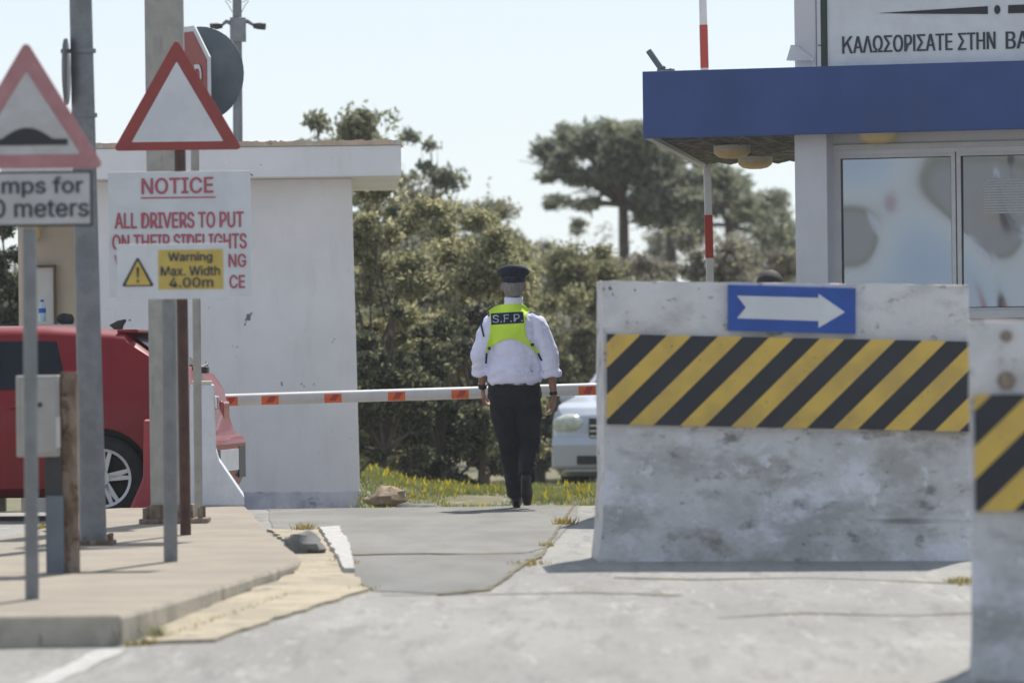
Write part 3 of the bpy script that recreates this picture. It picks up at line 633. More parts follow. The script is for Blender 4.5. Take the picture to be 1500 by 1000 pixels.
# ---------------------------------------------------------------- gate arms
d = 45.0; s = sc(d); pv_ = W(955, 567, d); gp_ = Vector((pv_.x, d, gz(pv_.x, d)))
t = root('lowered_gate_arm', gp_, 'lowered white boom barrier arm with orange patches across the road', 'barrier')
L0 = W(326, 586, d) - gp_; L1 = pv_ - gp_
MB().tube([L0, L1], [(.048, .049), (.048, .049)], 20, ref=(0, 0, 1)).build('arm', G['arm_w'], t, smooth=50)
for px in (336, 396, 488, 581, 674, 767, 860):
    kq = (px - 326) / (955 - 326); c = L0.lerp(L1, kq); ax = (L1 - L0).normalized() * .068
    mb = MB(); vv = []
    for q in range(9):
        a_ = R(150 + 95 * q / 8); o_ = Vector((0, -math.sin(a_ - R(90)) * .0505 if 0 else math.cos(a_) * .0505, math.sin(a_) * .0505)); vv += [c - ax + o_, c + ax + o_]
    mb.add(vv, [(2 * q, 2 * q + 1, 2 * q + 3, 2 * q + 2) for q in range(8)]); bd = mb.build('reflective_band', G['orange'], t, smooth=50)
    MB().prism([(c.x - .03, c.z - .03), (c.x + .02, c.z - .03), (c.x + .05, c.z + .02), (c.x + .0, c.z + .02)], c.y - .054, c.y - .052).build('red_mark', G['arm_red'], bd)
MB().box(L1.x - .2, L1.x + .25, -.2, .2, -.02, L1.z + .15).build('pivot_cabinet', G['box'], t, bevel=.02)
d = 46.6; pv_ = W(1044, 560, d); gp_ = Vector((pv_.x, d, gz(pv_.x, d)))
t = root('raised_gate_arm', gp_, 'raised boom barrier arm with red and white bands standing behind the booth canopy', 'barrier')
a = W(1027, -95, d) - gp_; b = pv_ - gp_
MB().box(-.042, .042, -.03, .03, 0, 1, Matrix.Translation(b) @ (a - b).to_track_quat('Z', 'Y').to_matrix().to_4x4() @ Matrix.Diagonal((1, 1, (a - b).length, 1))).build('arm', G['arm_w'], t, bevel=.006)
for y0, y1 in ((37, 100), (315, 378)):
    mb = MB()
    u0 = (560 - y1) / 655; u1 = (560 - y0) / 655
    if u1 > 1: continue
    q0 = b.lerp(a, u0); q1 = b.lerp(a, u1)
    mb.box(-.0435, .0435, -.0325, .0325, 0, 1, Matrix.Translation(q0) @ (q1 - q0).to_track_quat('Z', 'Y').to_matrix().to_4x4() @ Matrix.Diagonal((1, 1, (q1 - q0).length, 1)))
    mb.build('red_band', G['arm_red'], t)
MB().box(-.2, .2, -.2, .2, -.02, b.z + .1).build('pivot_cabinet', G['box'], t, bevel=.02)
# ---------------------------------------------------------------- concrete blocks
def weather(o, amp=.006, f=6):
    me = o.data
    for v in me.vertices: v.co += v.normal * amp * noise.noise(v.co * f)
def concrete_block(name, corner_px, right_px, h_l, h_r, T, label, yaw, mats, slope_bottom=None):
    p0 = hit(*corner_px); return p0
p0 = hit(889, 822); d = p0.y; s = sc(d)
t = root('arrow_barrier_block', p0, 'large white concrete block with blue arrow sign and hazard stripes', 'concrete block', rz=R(3))
Mi = Matrix.Rotation(R(-3), 4, 'Z')
def LX(px, py): return (Mi @ (W(px, py, d) - p0))
def quadblock(xa, xb, za0, zb0, za1, zb1, y0, y1, base_l, foot):
    """front outline with a flared left foot, thickness y0..y1, subdivided"""
    n = 26; m_ = 20; K = 8; vs = []; idx = {}
    bm = bmesh.new(); bmesh.ops.create_cube(bm, size=1)
    bmesh.ops.subdivide_edges(bm, edges=bm.edges[:], cuts=24, use_grid_fill=True)
    for v in bm.verts:
        u, q, r = v.co.x + .5, v.co.y + .5, v.co.z + .5
        fl = max(0, 1 - r / .32) ** 1.5
        x = xa * (1 - u) + xb * u - (base_l * (1 - r) + foot * fl) * (1 - u) + foot * fl * u * .3
        z = (za0 * (1 - u) + zb0 * u) * (1 - r) + (za1 * (1 - u) + zb1 * u) * r
        y = y0 + (y1 - y0) * q + (-.03 * fl if q < .5 else .03 * fl) + (0.02 * r * (1 - 2 * q))
        v.co = (x, y, z)
    bmesh.ops.recalc_face_normals(bm, faces=bm.faces); bm.normal_update()
    for v in bm.verts:
        e = 1.0 + (2.5 if v.co.z < .12 else 0)
        v.co += Vector((noise.noise(v.co * 5), .3 * noise.noise(v.co * 5 + Vector((9, 0, 0))), noise.noise(v.co * 7 + Vector((0, 7, 0))))) * .007 * e
    return bm
def bm_obj(bm, name, mats, parent):
    me = bpy.data.meshes.new(name); bm.to_mesh(me); bm.free()
    for m in mats: me.materials.append(m)
    me.shade_smooth(); me.set_sharp_from_angle(angle=R(50))
    o = bpy.data.objects.new(name, me); C.objects.link(o); o.parent = parent; return o
fl_ = LX(891, 411); fr_ = LX(1424, 417); br_ = LX(1424, 833)
bm = quadblock(0, fr_.x, -.03, br_.z - .0, fl_.z, fr_.z, 0, .62, .015, .03)
body = bm_obj(bm, 'concrete_body', [G['block'], G['block_clean'], G['block_top']], t)
zc = LX(1150, 620).z
for p in body.data.polygons:
    if p.normal.z > .8: p.material_index = 2
    elif p.center.z > zc - .02 or p.normal.x < -.8: p.material_index = 1
Q = [LX(889, 489), LX(1423, 500), LX(1423, 632), LX(889, 621)]
MB().add([(q.x, -.028, q.z) for q in Q] + [(q.x, .05, q.z) for q in Q], [(0, 1, 2, 3), (7, 6, 5, 4), (0, 4, 5, 1), (1, 5, 6, 2), (2, 6, 7, 3), (3, 7, 4, 0)]).build('hazard_stripe_band', G['stripes'], t)
Q = [LX(1067, 417), LX(1255, 422), LX(1255, 489), LX(1067, 484)]
ar = tag(MB().add([(q.x, -.022, q.z) for q in Q] + [(q.x, .01, q.z) for q in Q], [(0, 1, 2, 3), (7, 6, 5, 4), (0, 4, 5, 1), (1, 5, 6, 2), (2, 6, 7, 3), (3, 7, 4, 0)]).build('arrow_sign', G['blue_s']), 'blue sign with white right-pointing arrow fixed on the concrete block', 'sign')
ar.location = p0; ar.rotation_euler = (0, 0, R(3))
Q = [LX(*q) for q in ((1080, 433), (1200, 436), (1200, 430), (1239, 457), (1200, 480), (1200, 470), (1080, 466), (1093, 450))]
MB().prism([(q.x, q.z) for q in Q], -.026, -.0235).build('arrow', G['sign_w'], ar)
# second block
p0 = hit(1426, 996); d = p0.y; s = sc(d)
t = root('striped_barrier_block', p0, 'nearer concrete block with hazard stripes cut off by the right edge of view', 'concrete block', rz=R(-4.4))
def LX(px, py): return (W(px, py, d) - p0)
tl = LX(1428, 470)
bm = quadblock(0, 2.1, -.04, -.05, tl.z, tl.z + .01, 0, .6, -.0, .012)
body = bm_obj(bm, 'concrete_body', [G['block'], G['block_clean'], G['block_top']], t)
zc = LX(1430, 748).z
for p in body.data.polygons:
    if p.normal.z > .8: p.material_index = 2
    elif p.center.z > zc - .02 or p.normal.x < -.8: p.material_index = 1
a = LX(1427, 578); b = LX(1427, 748)
q = MB().box(0, 2.07, -.022, .05, b.z - a.z, 0).build('hazard_stripe_band', G['stripes'], t)
q.location = (a.x + 0.0, 0, a.z); q.data.transform(Matrix.Translation((0.0, 0, 0)))
for px, py, r_ in ((1474, 492, .025), (1474, 557, .04)):
    c = LX(px, py); MB().tube([(c.x, -.012, c.z), (c.x, .02, c.z)], (r_ * .8, r_), 12, ref=(1, 0, 0)).build('lifting_socket', G['rust'], t)
# ---------------------------------------------------------------- booth
H = E + 1.6
A = atz(942, 203, H); B = atz(1500, 189, H); Bk = atz(1029, 247, H)
fx = (B - A).normalized(); ang = math.atan2(fx.y, fx.x); p0 = Vector((A.x, A.y, gz(A.x, A.y)))
MB_inv = Matrix.Rotation(-ang, 4, 'Z')
t = root('guard_booth', p0, 'white guard booth with wide windows under a flat blue-edged canopy', 'building', rz=ang)
def BL(px, py, yl=0):
    """booth-local point seen at a pixel on the plane local y = yl"""
    n = Vector((-math.sin(ang), math.cos(ang), 0)); o_ = Vector((0, 0, E)); dr_ = (W(px, py, 10) - o_)
    k = ((p0 + n * yl - o_).dot(n)) / dr_.dot(n); return MB_inv @ (o_ + dr_ * k - p0)
h0 = H - p0.z; Lx = 6.2; bk = MB_inv @ (Bk - p0)
skew = bk.x / bk.y; Dp = bk.y
zt = BL(942, 105).z; ztr = BL(1500, 91).z
MB().box(0, Lx, 0, .05, h0, zt).build('fascia', G['fascia'], t, bevel=.004)
mb = MB(); mb.add([(0, .051, h0 + .05), (Lx, .051, h0 + .05), (Lx, Dp, h0 + .05), (Dp * skew, Dp, h0 + .05), (0, .051, zt - .05), (Lx, .051, zt - .05), (Lx, Dp, zt - .05), (Dp * skew, Dp, zt - .05)], [(3, 2, 1, 0), (4, 5, 6, 7), (1, 2, 6, 5), (2, 3, 7, 6), (3, 0, 4, 7)]); mb.build('roof', G['booth'], t)
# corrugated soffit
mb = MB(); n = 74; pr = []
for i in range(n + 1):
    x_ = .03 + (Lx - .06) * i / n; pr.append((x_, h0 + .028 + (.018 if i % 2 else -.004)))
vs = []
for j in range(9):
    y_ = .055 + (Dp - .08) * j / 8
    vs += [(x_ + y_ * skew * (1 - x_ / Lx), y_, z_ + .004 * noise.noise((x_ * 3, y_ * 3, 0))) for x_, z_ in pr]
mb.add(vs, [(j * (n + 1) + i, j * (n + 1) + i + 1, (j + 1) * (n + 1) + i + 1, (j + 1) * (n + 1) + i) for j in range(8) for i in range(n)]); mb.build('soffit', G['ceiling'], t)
mb = MB(); e = .05
mb.add([(0, .055, h0 - .0), (e, .055, h0), (e + Dp * skew, Dp, h0), (Dp * skew, Dp, h0), (0, .055, h0 + .05), (e, .055, h0 + .05), (e + Dp * skew, Dp, h0 + .05), (Dp * skew, Dp, h0 + .05)], [(0, 1, 2, 3), (4, 7, 6, 5), (0, 4, 5, 1), (1, 5, 6, 2), (2, 6, 7, 3), (3, 7, 4, 0)])
mb.build('edge_beam', G['frame'], t)
yw = .42; yc = .22
X = lambda px, py=330, yl=yw: BL(px, py, yl).x
Zw = lambda py, yl=yw, px=1300: BL(px, py, yl).z
MB().box(X(1165, 330, yc), X(1212, 330, yc), yc, yc + .25, -.2, h0 + .02).build('column', G['booth'], t, bevel=.006)
x0 = X(1214); z_sill = Zw(457); z_head = Zw(231)
wins = [(X(1232), X(1394)), (X(1408), X(1408) + .88), (X(1408) + .94, X(1408) + 1.8)]
mb = MB(); x1 = Lx - .4
mb.box(x0, x1, yw, yw + .1, -.2, z_sill - .05)
mb.box(x0, x1, yw, yw + .1, z_head + .03, h0 + .02)
mb.box(x1, x1 + .1, yw, yw + 3.8, -.2, h0 + .02); mb.box(x0, x0 + .08, yw + .1, yw + 3.7, -.2, h0 + .02); mb.box(x0, x1, yw + 3.7, yw + 3.8, -.2, h0 + .02)
mb.box(wins[2][1] + .05, x1, yw, yw + .1, z_sill - .05, z_head + .03)
mb.build('wall', G['booth'], t)
MB().box(x0 - .02, x1, yw - .05, yw - .002, z_sill - .055, z_sill - .0).build('sill', G['frame'], t, bevel=.004)
MB().box(x0 + .005, x1, yw - .02, yw - .002, z_head + .06, z_head + .10).build('rail', G['frame'], t, bevel=.004)
for i, (a, b) in enumerate(wins):
    wf = MB(); e = .03; l_ = x0 if i == 0 else a - .03
    wf.box(l_, a, yw + .0, yw + .07, z_sill, z_head + .03); wf.box(b, b + .03, yw + .0, yw + .07, z_sill, z_head + .03); wf.box(a, b, yw + .0, yw + .07, z_head, z_head + .03); wf.box(a, b, yw, yw + .07, z_sill - .003, z_sill + .02)
    wo_ = wf.build('window', G['frame'], t)
    pa = MB().box(a + .004, b - .004, yw + .03, yw + .04, z_sill + .021, z_head - .001).build('pane', G['film'], wo_)
    mb = MB(); mb.box(a, a + .006, yw + .015, yw + .029, z_sill + .02, z_head); mb.box(b - .006, b, yw + .015, yw + .029, z_sill + .02, z_head); mb.box(a + .006, b - .006, yw + .015, yw + .029, z_head - .006, z_head); mb.box(a + .006, b - .006, yw + .015, yw + .029, z_sill + .02, z_sill + .027); mb.build('gasket', G['dark'], wo_)
bx0 = X(1441); mb = MB()
for k in range(13): z_ = Zw(266) - k * .019; mb.box(bx0, bx0 + .5, yw + .022, yw + .027, z_ - .013, z_)
mb.build('blind', G['paper'], t)
# lamps under the canopy
def lamp(px, py, yl, label):
    c = BL(px, py, yl); r = root('bulkhead_lamp', p0 + (Matrix.Rotation(ang, 4, 'Z') @ Vector((c.x, yl, h0 + .0))), label, 'lamp', 'oval lamps under the canopy', rz=ang); return r
yl1 = 1.0
Lm = lamp(1072, 215, 2.35, 'oval cream lamp under the canopy, the nearer of the two left of the booth column')
MB().tube([(0, 0, .03), (0, 0, -.008)], [(.14, .10), (.14, .10)], 24).build('lamp_base', G['lamp_base'], Lm, smooth=40)
MB().tube([(0, 0, -.008), (0, 0, -.035), (0, 0, -.06), (0, 0, -.07)], [(.142, .092), (.135, .088), (.10, .065), (.05, .03)], 24).build('lamp_cover', G['lamp'], Lm, smooth=60)
def copy_tree(o, parent=None):
    c = o.copy(); C.objects.link(c); c.parent = parent
    for ch in list(o.children): copy_tree(ch, c)
    return c
for px, yl, lab in ((1106, 4.7, 'oval cream lamp deepest under the canopy, farther of the two left of the column'), (1287, .22, 'oval cream lamp above the left booth window just under the blue fascia')):
    c2 = copy_tree(Lm); c2['label'] = lab; cc = BL(px, 215, yl); c2.location = p0 + (Matrix.Rotation(ang, 4, 'Z') @ Vector((cc.x, yl, h0 - (0 if yl > 1 else .0))))
# rooftop cabinet and welcome board
zr = BL(1180, 98, .3).z
t2 = root('rooftop_cabinet', p0 + (Matrix.Rotation(ang, 4, 'Z') @ Vector((X(1184, 50, .3), .3, zt))), 'white metal cabinet with a small hood standing on the canopy', 'cabinet', rz=ang)
hw = (X(1203, 50, .3) - X(1162, 50, .3)) / 2
MB().box(-hw, hw, -.0, .35, -.06, .85).build('cabinet_body', G['booth'], t2, bevel=.006)
MB().box(hw * .55, hw * .6, -.004, 0, 0, .85).box(hw - .03, hw + .02, -.006, -.001, .16, .17).build('door_seam', G['back'], t2)
MB().prism([(-hw - .045, .062), (hw * .35, .055), (hw * .35, .075), (-hw + .02, .17), (-hw - .01, .17)], -.06, -.001).build('hood', G['booth'], t2)
t3 = root('welcome_sign', p0 + (Matrix.Rotation(ang, 4, 'Z') @ Vector((X(1212, 50, .12), .12, zt))), 'large white board with dark Greek welcome text standing on the blue canopy', 'sign', rz=ang)
xo = X(1212, 50, .12)
xb = lambda px, py: BL(px, py, .12).x - xo
zb_ = lambda px, py: BL(px, py, .12).z - zt
MB().box(0, 3.1, 0, .05, .003, 1.1).build('board', G['sign_w'], t3)
MB().box(-.045, -.002, -.015, .06, .003, 1.1).build('board_edge', G['green'], t3)
mb = MB()
def shear_text(body, pa, pb, hh):
    xa, za = xb(*pa), zb_(*pa); xb2, zb2 = xb(*pb), zb_(*pb)
    vs, fs = text_mesh(body, .006, True)
    for k, ox in enumerate((-.004, 0, .004)): mb.add([(xa + a * (xb2 - xa) + ox, -.004 - .0008 * k, za + a * (zb2 - za) + b * hh) for a, b in vs], fs)
shear_text('ΑΛΩΣΟΡΙΣΑΤΕ', (1250.5, 78.5), (1395, 74), 25 / 207)
kx, kz, kh, kw = xb(1234, 79), zb_(1234, 79), 25 / 207, xb(1249.5, 79) - xb(1234, 79)   # the first letter, a kappa, drawn stroke by stroke
mb.prism([(kx, kz), (kx + .2 * kw, kz), (kx + .2 * kw, kz + kh), (kx, kz + kh)], -.0068, -.001)
mb.prism([(kx + .2 * kw, kz + .33 * kh), (kx + .2 * kw, kz + .55 * kh), (kx + .72 * kw, kz + kh), (kx + .98 * kw, kz + kh)], -.0062, -.001)
mb.prism([(kx + .40 * kw, kz + .60 * kh), (kx + .55 * kw, kz + .70 * kh), (kx + 1.0 * kw, kz), (kx + .76 * kw, kz)], -.0056, -.001)
shear_text('ΣΤΗΝ', (1404, 74), (1458, 72), 25 / 207)
shear_text('ΒΑ', (1474, 72), (1507, 71), 25 / 207)
mb.build('lettering', G['text_dark'], t3)
Q = [(1288, 19.5), (1447, 9.5), (1447, 21), (1340, 20.5)]
mb = MB().prism([(xb(*q), zb_(*q)) for q in Q], -.006, -.001)
Q = [(1477, 8), (1560, 5), (1640, 14), (1560, 18), (1477, 20)]; mb.prism([(xb(*q), zb_(*q)) for q in Q], -.006, -.001)
cx_, cz_ = xb(1461, 14.5), zb_(1461, 14.5); mb.prism([(cx_ + .022 * math.cos(k * .524), cz_ + .032 * math.sin(k * .524)) for k in range(12)], -.006, -.001)
mb.build('emblem', G['black'], t3)
# small floodlight on the canopy corner
c = BL(970, 103, .15); t4 = root('roof_floodlight', p0 + (Matrix.Rotation(ang, 4, 'Z') @ Vector((c.x, .15, zt))), 'small grey tilted spotlight on the left end of the canopy', 'spotlight', rz=ang)
MB().tube([(-.10, 0, .155), (-.005, 0, .02)], [(.022, .022), (.022, .022)], 12).build('lamp_body', G['back'], t4)
MB().box(-.03, .06, -.03, .03, -.0, .02).tube([(-.0, 0, .01), (.02, 0, .04)], .012, 8).build('bracket', G['steel'], t4)
MB().ball((.07, 0, .01), (.025, .02, .018), 10, 8).build('swivel', G['steel'], t4)
# ---------------------------------------------------------------- cars
def car(name, label, P, paint, rz, loc):
    """x from 0 (rear) to -L (front) ; y from 0 (near side) to Wd ; built symmetric about y = Wd/2"""
    t = root(name, loc, label, 'car', rz=rz)
    L, Wd = P['L'], P['W']; hw = Wd / 2
    topx, topz, bx_, bz_ = P['tx'], P['tz'], P['bx'], P['bz']
    st = np.unique(np.concatenate([np.linspace(0, L, 56), topx, bx_]))
    def tz(x): return float(np.interp(x, topx, topz))
    def bz(x): return float(np.interp(x, bx_, bz_))
    def plan(x):
        e = min(x, L - x); return hw * (1 - .16 * max(0, 1 - e / .42) ** 2.2)
    def section(x):
        w_ = plan(x); b = bz(x); T = max(tz(x), b + .004); lo = P['clear'] + (.06 * max(0, 1 - min(x, L - x) / .3))
        g = T - b; pts = [(w_ * .86, lo), (w_ * .97, lo + .07), (w_ * .985, lo + .22), (w_, b - .28), (w_ * .992, b - .12), (w_ * .965, b - .02), (w_ * .94, b)]
        rw = w_ * (.94 - .20 * min(1, g / .5))
        pts += [(w_ * .94 + (rw - w_ * .94) * .5, b + g * .43), (rw, b + g * .86), (rw * .93, b + g * .95), (rw * .6, T), (0, T + .008)]
        return pts
    n = 12; vs = []; secs = [section(x) for x in st]
    full = []
    for x, sct in zip(st, secs):
        ring = [(-x, hw - a, z) for a, z in sct] + [(-x, hw + a, z) for a, z in reversed(sct[:-1])]
        full.append(ring)
    m_ = len(full[0]); mb = MB(); mb.add([v for r_ in full for v in r_], [(i * m_ + k, i * m_ + (k + 1) % m_, (i + 1) * m_ + (k + 1) % m_, (i + 1) * m_ + k) for i in range(len(st) - 1) for k in range(m_)] + [tuple(range(m_)), tuple((len(st) - 1) * m_ + k for k in range(m_))])
    body = mb.build('body', [paint, G['dark']], t, smooth=38)
    # wheel wells
    cb = MB()
    for wx in P['wheels']:
        cb.tube([(-wx, -.1, P['r']), (-wx, .30, P['r'])], P['r'] + .055, 32, ref=(1, 0, 0)); cb.tube([(-wx, Wd - .30, P['r']), (-wx, Wd + .1, P['r'])], P['r'] + .055, 32, ref=(1, 0, 0))
    cut = cb.build('cutter', G['dark']); cut.parent = t
    bo = body.modifiers.new('b', 'BOOLEAN'); bo.object = cut; bo.operation = 'DIFFERENCE'; bo.solver = 'EXACT'
    bpy.context.view_layer.update(); dg = bpy.context.evaluated_depsgraph_get()
    me = bpy.data.meshes.new_from_object(body.evaluated_get(dg)); body.modifiers.clear(); body.data = me; bpy.data.objects.remove(cut)
    # glass
    def surf(x, f, side):  # f 0 belt .. 1 roof edge
        w_ = plan(x); b = bz(x); g = tz(x) - b; rw = w_ * (.94 - .20 * min(1, g / .5))
        a = w_ * .94 + (rw - w_ * .94) * f; z = b + g * .86 * f
        return (-x, hw + side * (a + .006), z)
    for side in (-1, 1):
        for wx0, wx1, wx2, wx3 in P['win']:
            mb = MB(); N = 8; K = 4; vv = []
            for j in range(K + 1):
                f = .06 + .84 * j / K
                for i in range(N + 1):
                    a = wx0 + (wx1 - wx0) * (j / K); b = wx2 + (wx3 - wx2) * (j / K)
                    vv.append(surf(a + (b - a) * i / N, f, side))
            mb.add(vv, [(j * (N + 1) + i, j * (N + 1) + i + 1, (j + 1) * (N + 1) + i + 1, (j + 1) * (N + 1) + i) for j in range(K) for i in range(N)])
            mb.build('side_window', G['glass'], t, smooth=60)
    for nm, (xa, xb_) in (('rear_window', P['rear']), ('windscreen', P['front'])):
        mb = MB(); vv = []; K = 6; N = 8
        for j in range(K + 1):
            x = xa + (xb_ - xa) * j / K; w_ = plan(x); g = tz(x) - bz(x); rw = w_ * (.94 - .20 * min(1, g / .5)) * .86
            dz = tz(min(x + .02, L)) - tz(max(0, x - .02)); nn = Vector((dz, 0, .04)).normalized() * .012
            for i in range(N + 1): vv.append((-x + nn.x * (1), hw + rw * (2 * i / N - 1), tz(x) + .006 + nn.z * .6))
        mb.add(vv, [(j * (N + 1) + i, j * (N + 1) + i + 1, (j + 1) * (N + 1) + i + 1, (j + 1) * (N + 1) + i) for j in range(K) for i in range(N)])
        mb.build(nm, G['glass'], t, smooth=60)
    r = P['r']
    for wx in P['wheels']:
        for y_, sg in ((.02, 1), (Wd - .02, -1)):
            M = Matrix.Translation((-wx, y_, r)) @ (Matrix.Rotation(math.pi, 4, 'Z') if sg < 0 else Matrix())
            wh = MB().tube([(0, .0, 0), (0, .015, 0), (0, .19, 0), (0, .21, 0)], [r * .93, r, r, r * .93], 40, ref=(1, 0, 0), cap=False, M=M)
            rin = r * .70
            wh.tube([(0, .0, 0), (0, .02, 0)], [rin, rin * .985], 40, ref=(1, 0, 0), cap=False, M=M)
            # side wall ring
            ring = []; k40 = 40
            for q_ in range(k40):
                a = 2 * math.pi * q_ / k40; ring.append(M @ Vector((r * .93 * math.cos(a), 0, r * .93 * math.sin(a))))
            for q_ in range(k40):
                a = 2 * math.pi * q_ / k40; ring.append(M @ Vector((rin * math.cos(a), -.004, rin * math.sin(a))))
            wh.add(ring, [(q_, (q_ + 1) % k40, k40 + (q_ + 1) % k40, k40 + q_) for q_ in range(k40)])
            wo_ = wh.build('wheel', G['tyre'], t, smooth=40)
            rm = MB().tube([(0, .004, 0), (0, .012, 0)], [rin, rin], 40, ref=(1, 0, 0), cap=False, M=M)
            rr = []
            for q_ in range(k40):
                a = 2 * math.pi * q_ / k40; rr.append(M @ Vector((rin * math.cos(a), .002, rin * math.sin(a))))
            for q_ in range(k40):
                a = 2 * math.pi * q_ / k40; rr.append(M @ Vector((rin * .90 * math.cos(a), .006, rin * .90 * math.sin(a))))
            rm.add(rr, [(q_, (q_ + 1) % k40, k40 + (q_ + 1) % k40, k40 + q_) for q_ in range(k40)])
            for q_ in range(5):
                a = 2 * math.pi * q_ / 5 + .15
                for da in (-.13, .13):
                    MM = M @ Matrix.Rotation(-(a + da), 4, 'Y')
                    rm.prism([(.05, -.022), (rin * .93, -.014), (rin * .93, .014), (.05, .022)], .01, .03, MM)
            rm.tube([(0, .0, 0), (0, .03, 0)], .055, 16, ref=(1, 0, 0), M=M)
            rm.build('rim', G['rim'], wo_)
            MB().tube([(0, .06, 0), (0, .07, 0)], rin * .98, 32, ref=(1, 0, 0), M=M).build('brake_disc', G['tyre'], wo_)
    return t, body, plan, tz, bz
Pr = dict(L=4.2, W=1.76, clear=.17, r=.31, wheels=(.76, 3.35),
    tx=[0, .02, .10, .16, .24, .58, .62, 1.2, 1.9, 2.35, 2.9, 3.2, 3.7, 4.05, 4.2], tz=[.60, .64, .95, 1.06, 1.10, 1.35, 1.385, 1.43, 1.435, 1.40, 1.08, .97, .88, .76, .62],
    bx=[0, .05, .10, .3, .8, 2.5, 2.9, 3.2, 3.7, 4.2], bz=[.58, .62, .90, .97, .955, .93, .92, .93, .84, .6],
    win=[(1.25, 1.3, 2.05, 2.0), (2.13, 2.06, 3.0, 2.52), (.78, .86, 1.17, 1.2)], rear=(.27, .56), front=(2.42, 2.86))
Pr['win'] = [(1.02, 1.12, 1.85, 1.83), (1.93, 1.91, 2.88, 2.5)]
loc = W(300, 755, 41.6); loc.z = gz(loc.x, 42)
t, body, plan, tz, bz = car('red_car', 'dark red hatchback standing beside the white gatehouse behind the posts', Pr, G['carred'], R(-6), loc)
hw = Pr['W'] / 2
MB().tube([(-.80, hw, 1.40), (-.76, hw, 1.45), (-.72, hw, 1.475)], [(.06, .016), (.03, .010), (.008, .004)], 10, ref=(1, 0, 0)).build('antenna', G['dark'], t)
MB().box(-.68, -.52, .26, Pr['W'] - .26, 1.375, 1.40).build('spoiler', G['carred'], t, bevel=.008)
bmp = MB().prism([(-.30, .19), (.0, .22), (.045, .32), (.05, .54), (.03, .59), (-.05, .62), (-.30, .60)], .05, Pr['W'] - .05).build('bumper', G['carred'], t, bevel=.02)
MB().box(.04, .055, .45, Pr['W'] - .45, .34, .50).build('number_plate', G['sign_w'], bmp)
MB().box(.04, .053, .10, .42, .28, .50).box(.04, .053, Pr['W'] - .42, Pr['W'] - .1, .28, .52).build('reflector_recess', G['dark'], bmp)
for y0 in (.24, Pr['W'] - .54): MB().box(-.16, -.042, y0, y0 + .30, .70, .86).build('tail_light', G['taillamp'], t, bevel=.02)
MB().box(-.1, -.03, hw - .06, hw + .06, .80, .90).build('badge', G['chrome'], t, bevel=.01)
MB().tube([(-.20, hw, 1.09), (-.16, hw + .3, 1.13), (-.19, hw + .5, 1.15)], .012, 8, ref=(0, 0, 1)).build('wiper', G['dark'], t)
MB().box(-.22, -.10, hw - .05, hw + .05, 1.07, 1.12).build('wiper_motor_cover', G['dark'], t, bevel=.01)
for y0 in (-.13, Pr['W'] + .01): MB().ball((-2.75, y0 + .06, .99), (.07, .10, .07), 14, 10).build('wing_mirror', G['carred'], t, smooth=60)
for x_ in (-1.35, -2.2): MB().box(x_ - .09, x_ + .09, -.02, .03, .83, .85).build('door_handle', G['carred'], t, bevel=.006)
MB().box(-1.885, -1.88, .010, .03, .3, .9).box(-.985, -.98, .012, .03, .62, .9).build('door_seams', G['dark'], t)
Pw = dict(L=4.6, W=1.86, clear=.2, r=.34, wheels=(.85, 3.68),
    tx=[0, .02, .12, .5, .75, 1.3, 2.4, 2.9, 3.3, 3.6, 4.1, 4.4, 4.55, 4.6], tz=[.7, .8, 1.08, 1.35, 1.56, 1.62, 1.60, 1.45, 1.16, 1.10, 1.04, .99, .88, .7],
    bx=[0, .1, .5, 2.9, 3.3, 3.6, 4.1, 4.4, 4.6], bz=[.68, .98, 1.02, 1.0, 1.0, 1.01, .97, .93, .68],
    win=[(.9, 1.0, 1.8, 1.8), (1.88, 1.88, 3.1, 2.75)], rear=(.2, .6), front=(2.92, 3.26))
# front faces the camera: rotate so that -x points to -Y
rzw = R(90 - 14)
fr = W(806, 721, 64.5); fr.z = gz(fr.x, 64.5)
# local (-L, W) -> image-left front corner ; rotation by rz maps (-1,0) to (0,-1)-ish
cr = Matrix.Rotation(rzw, 4, 'Z') @ Vector((-Pw['L'] + .12, Pw['W'] - .02, 0))
cr2 = Matrix.Rotation(rzw, 4, 'Z') @ Vector((-Pw['L'] + .12, .02, 0))
cl = cr if cr.x < cr2.x else cr2
loc = Vector((fr.x - cl.x, 64.5 - cl.y, fr.z))
t, body, plan, tz, bz = car('silver_white_car', 'silver white car facing the camera behind the verge, partly hidden by the block', Pw, G['carwhite'], rzw, loc)
L = Pw['L']; hw = Pw['W'] / 2
MB().prism([(-L - .06, .30), (-L + .3, .22), (-L + .3, .66), (-L - .02, .66), (-L - .07, .56)], .08, Pw['W'] - .08).build('bumper', G['carwhite'], t, bevel=.03)
gr = MB().box(-L - .03, -L + .1, hw - .42, hw + .42, .60, .87).build('grille', G['dark'], t, bevel=.02)
for k in range(3): MB().box(-L - .045, -L - .025, hw - .40, hw + .40, .65 + .06 * k, .665 + .06 * k).build('grille_bar', G['chrome'], gr)
for sg in (-1, 1):
    MB().ball((-L + .13, hw + sg * .66, .79), (.17, .21, .125), 20, 12).build('headlight', G['headlamp'], t, smooth=70)
    MB().box(-L - .03, -L + .1, hw + sg * .72 - .07, hw + sg * .72 + .07, .42, .54).build('fog_light', G['headlamp'], t, bevel=.02)
MB().box(-L - .08, -L - .0, hw - .55, hw + .55, .34, .44).build('air_intake', G['dark'], t, bevel=.01)
MB().box(-L - .09, -L - .075, hw - .25, hw + .25, .50, .61).build('number_plate', G['sign_w'], t)
for y0 in (-.16, Pw['W'] + .02): MB().ball((-3.05, y0 + .07, 1.08), (.08, .11, .08), 14, 10).build('wing_mirror', G['carwhite'], t, smooth=60)
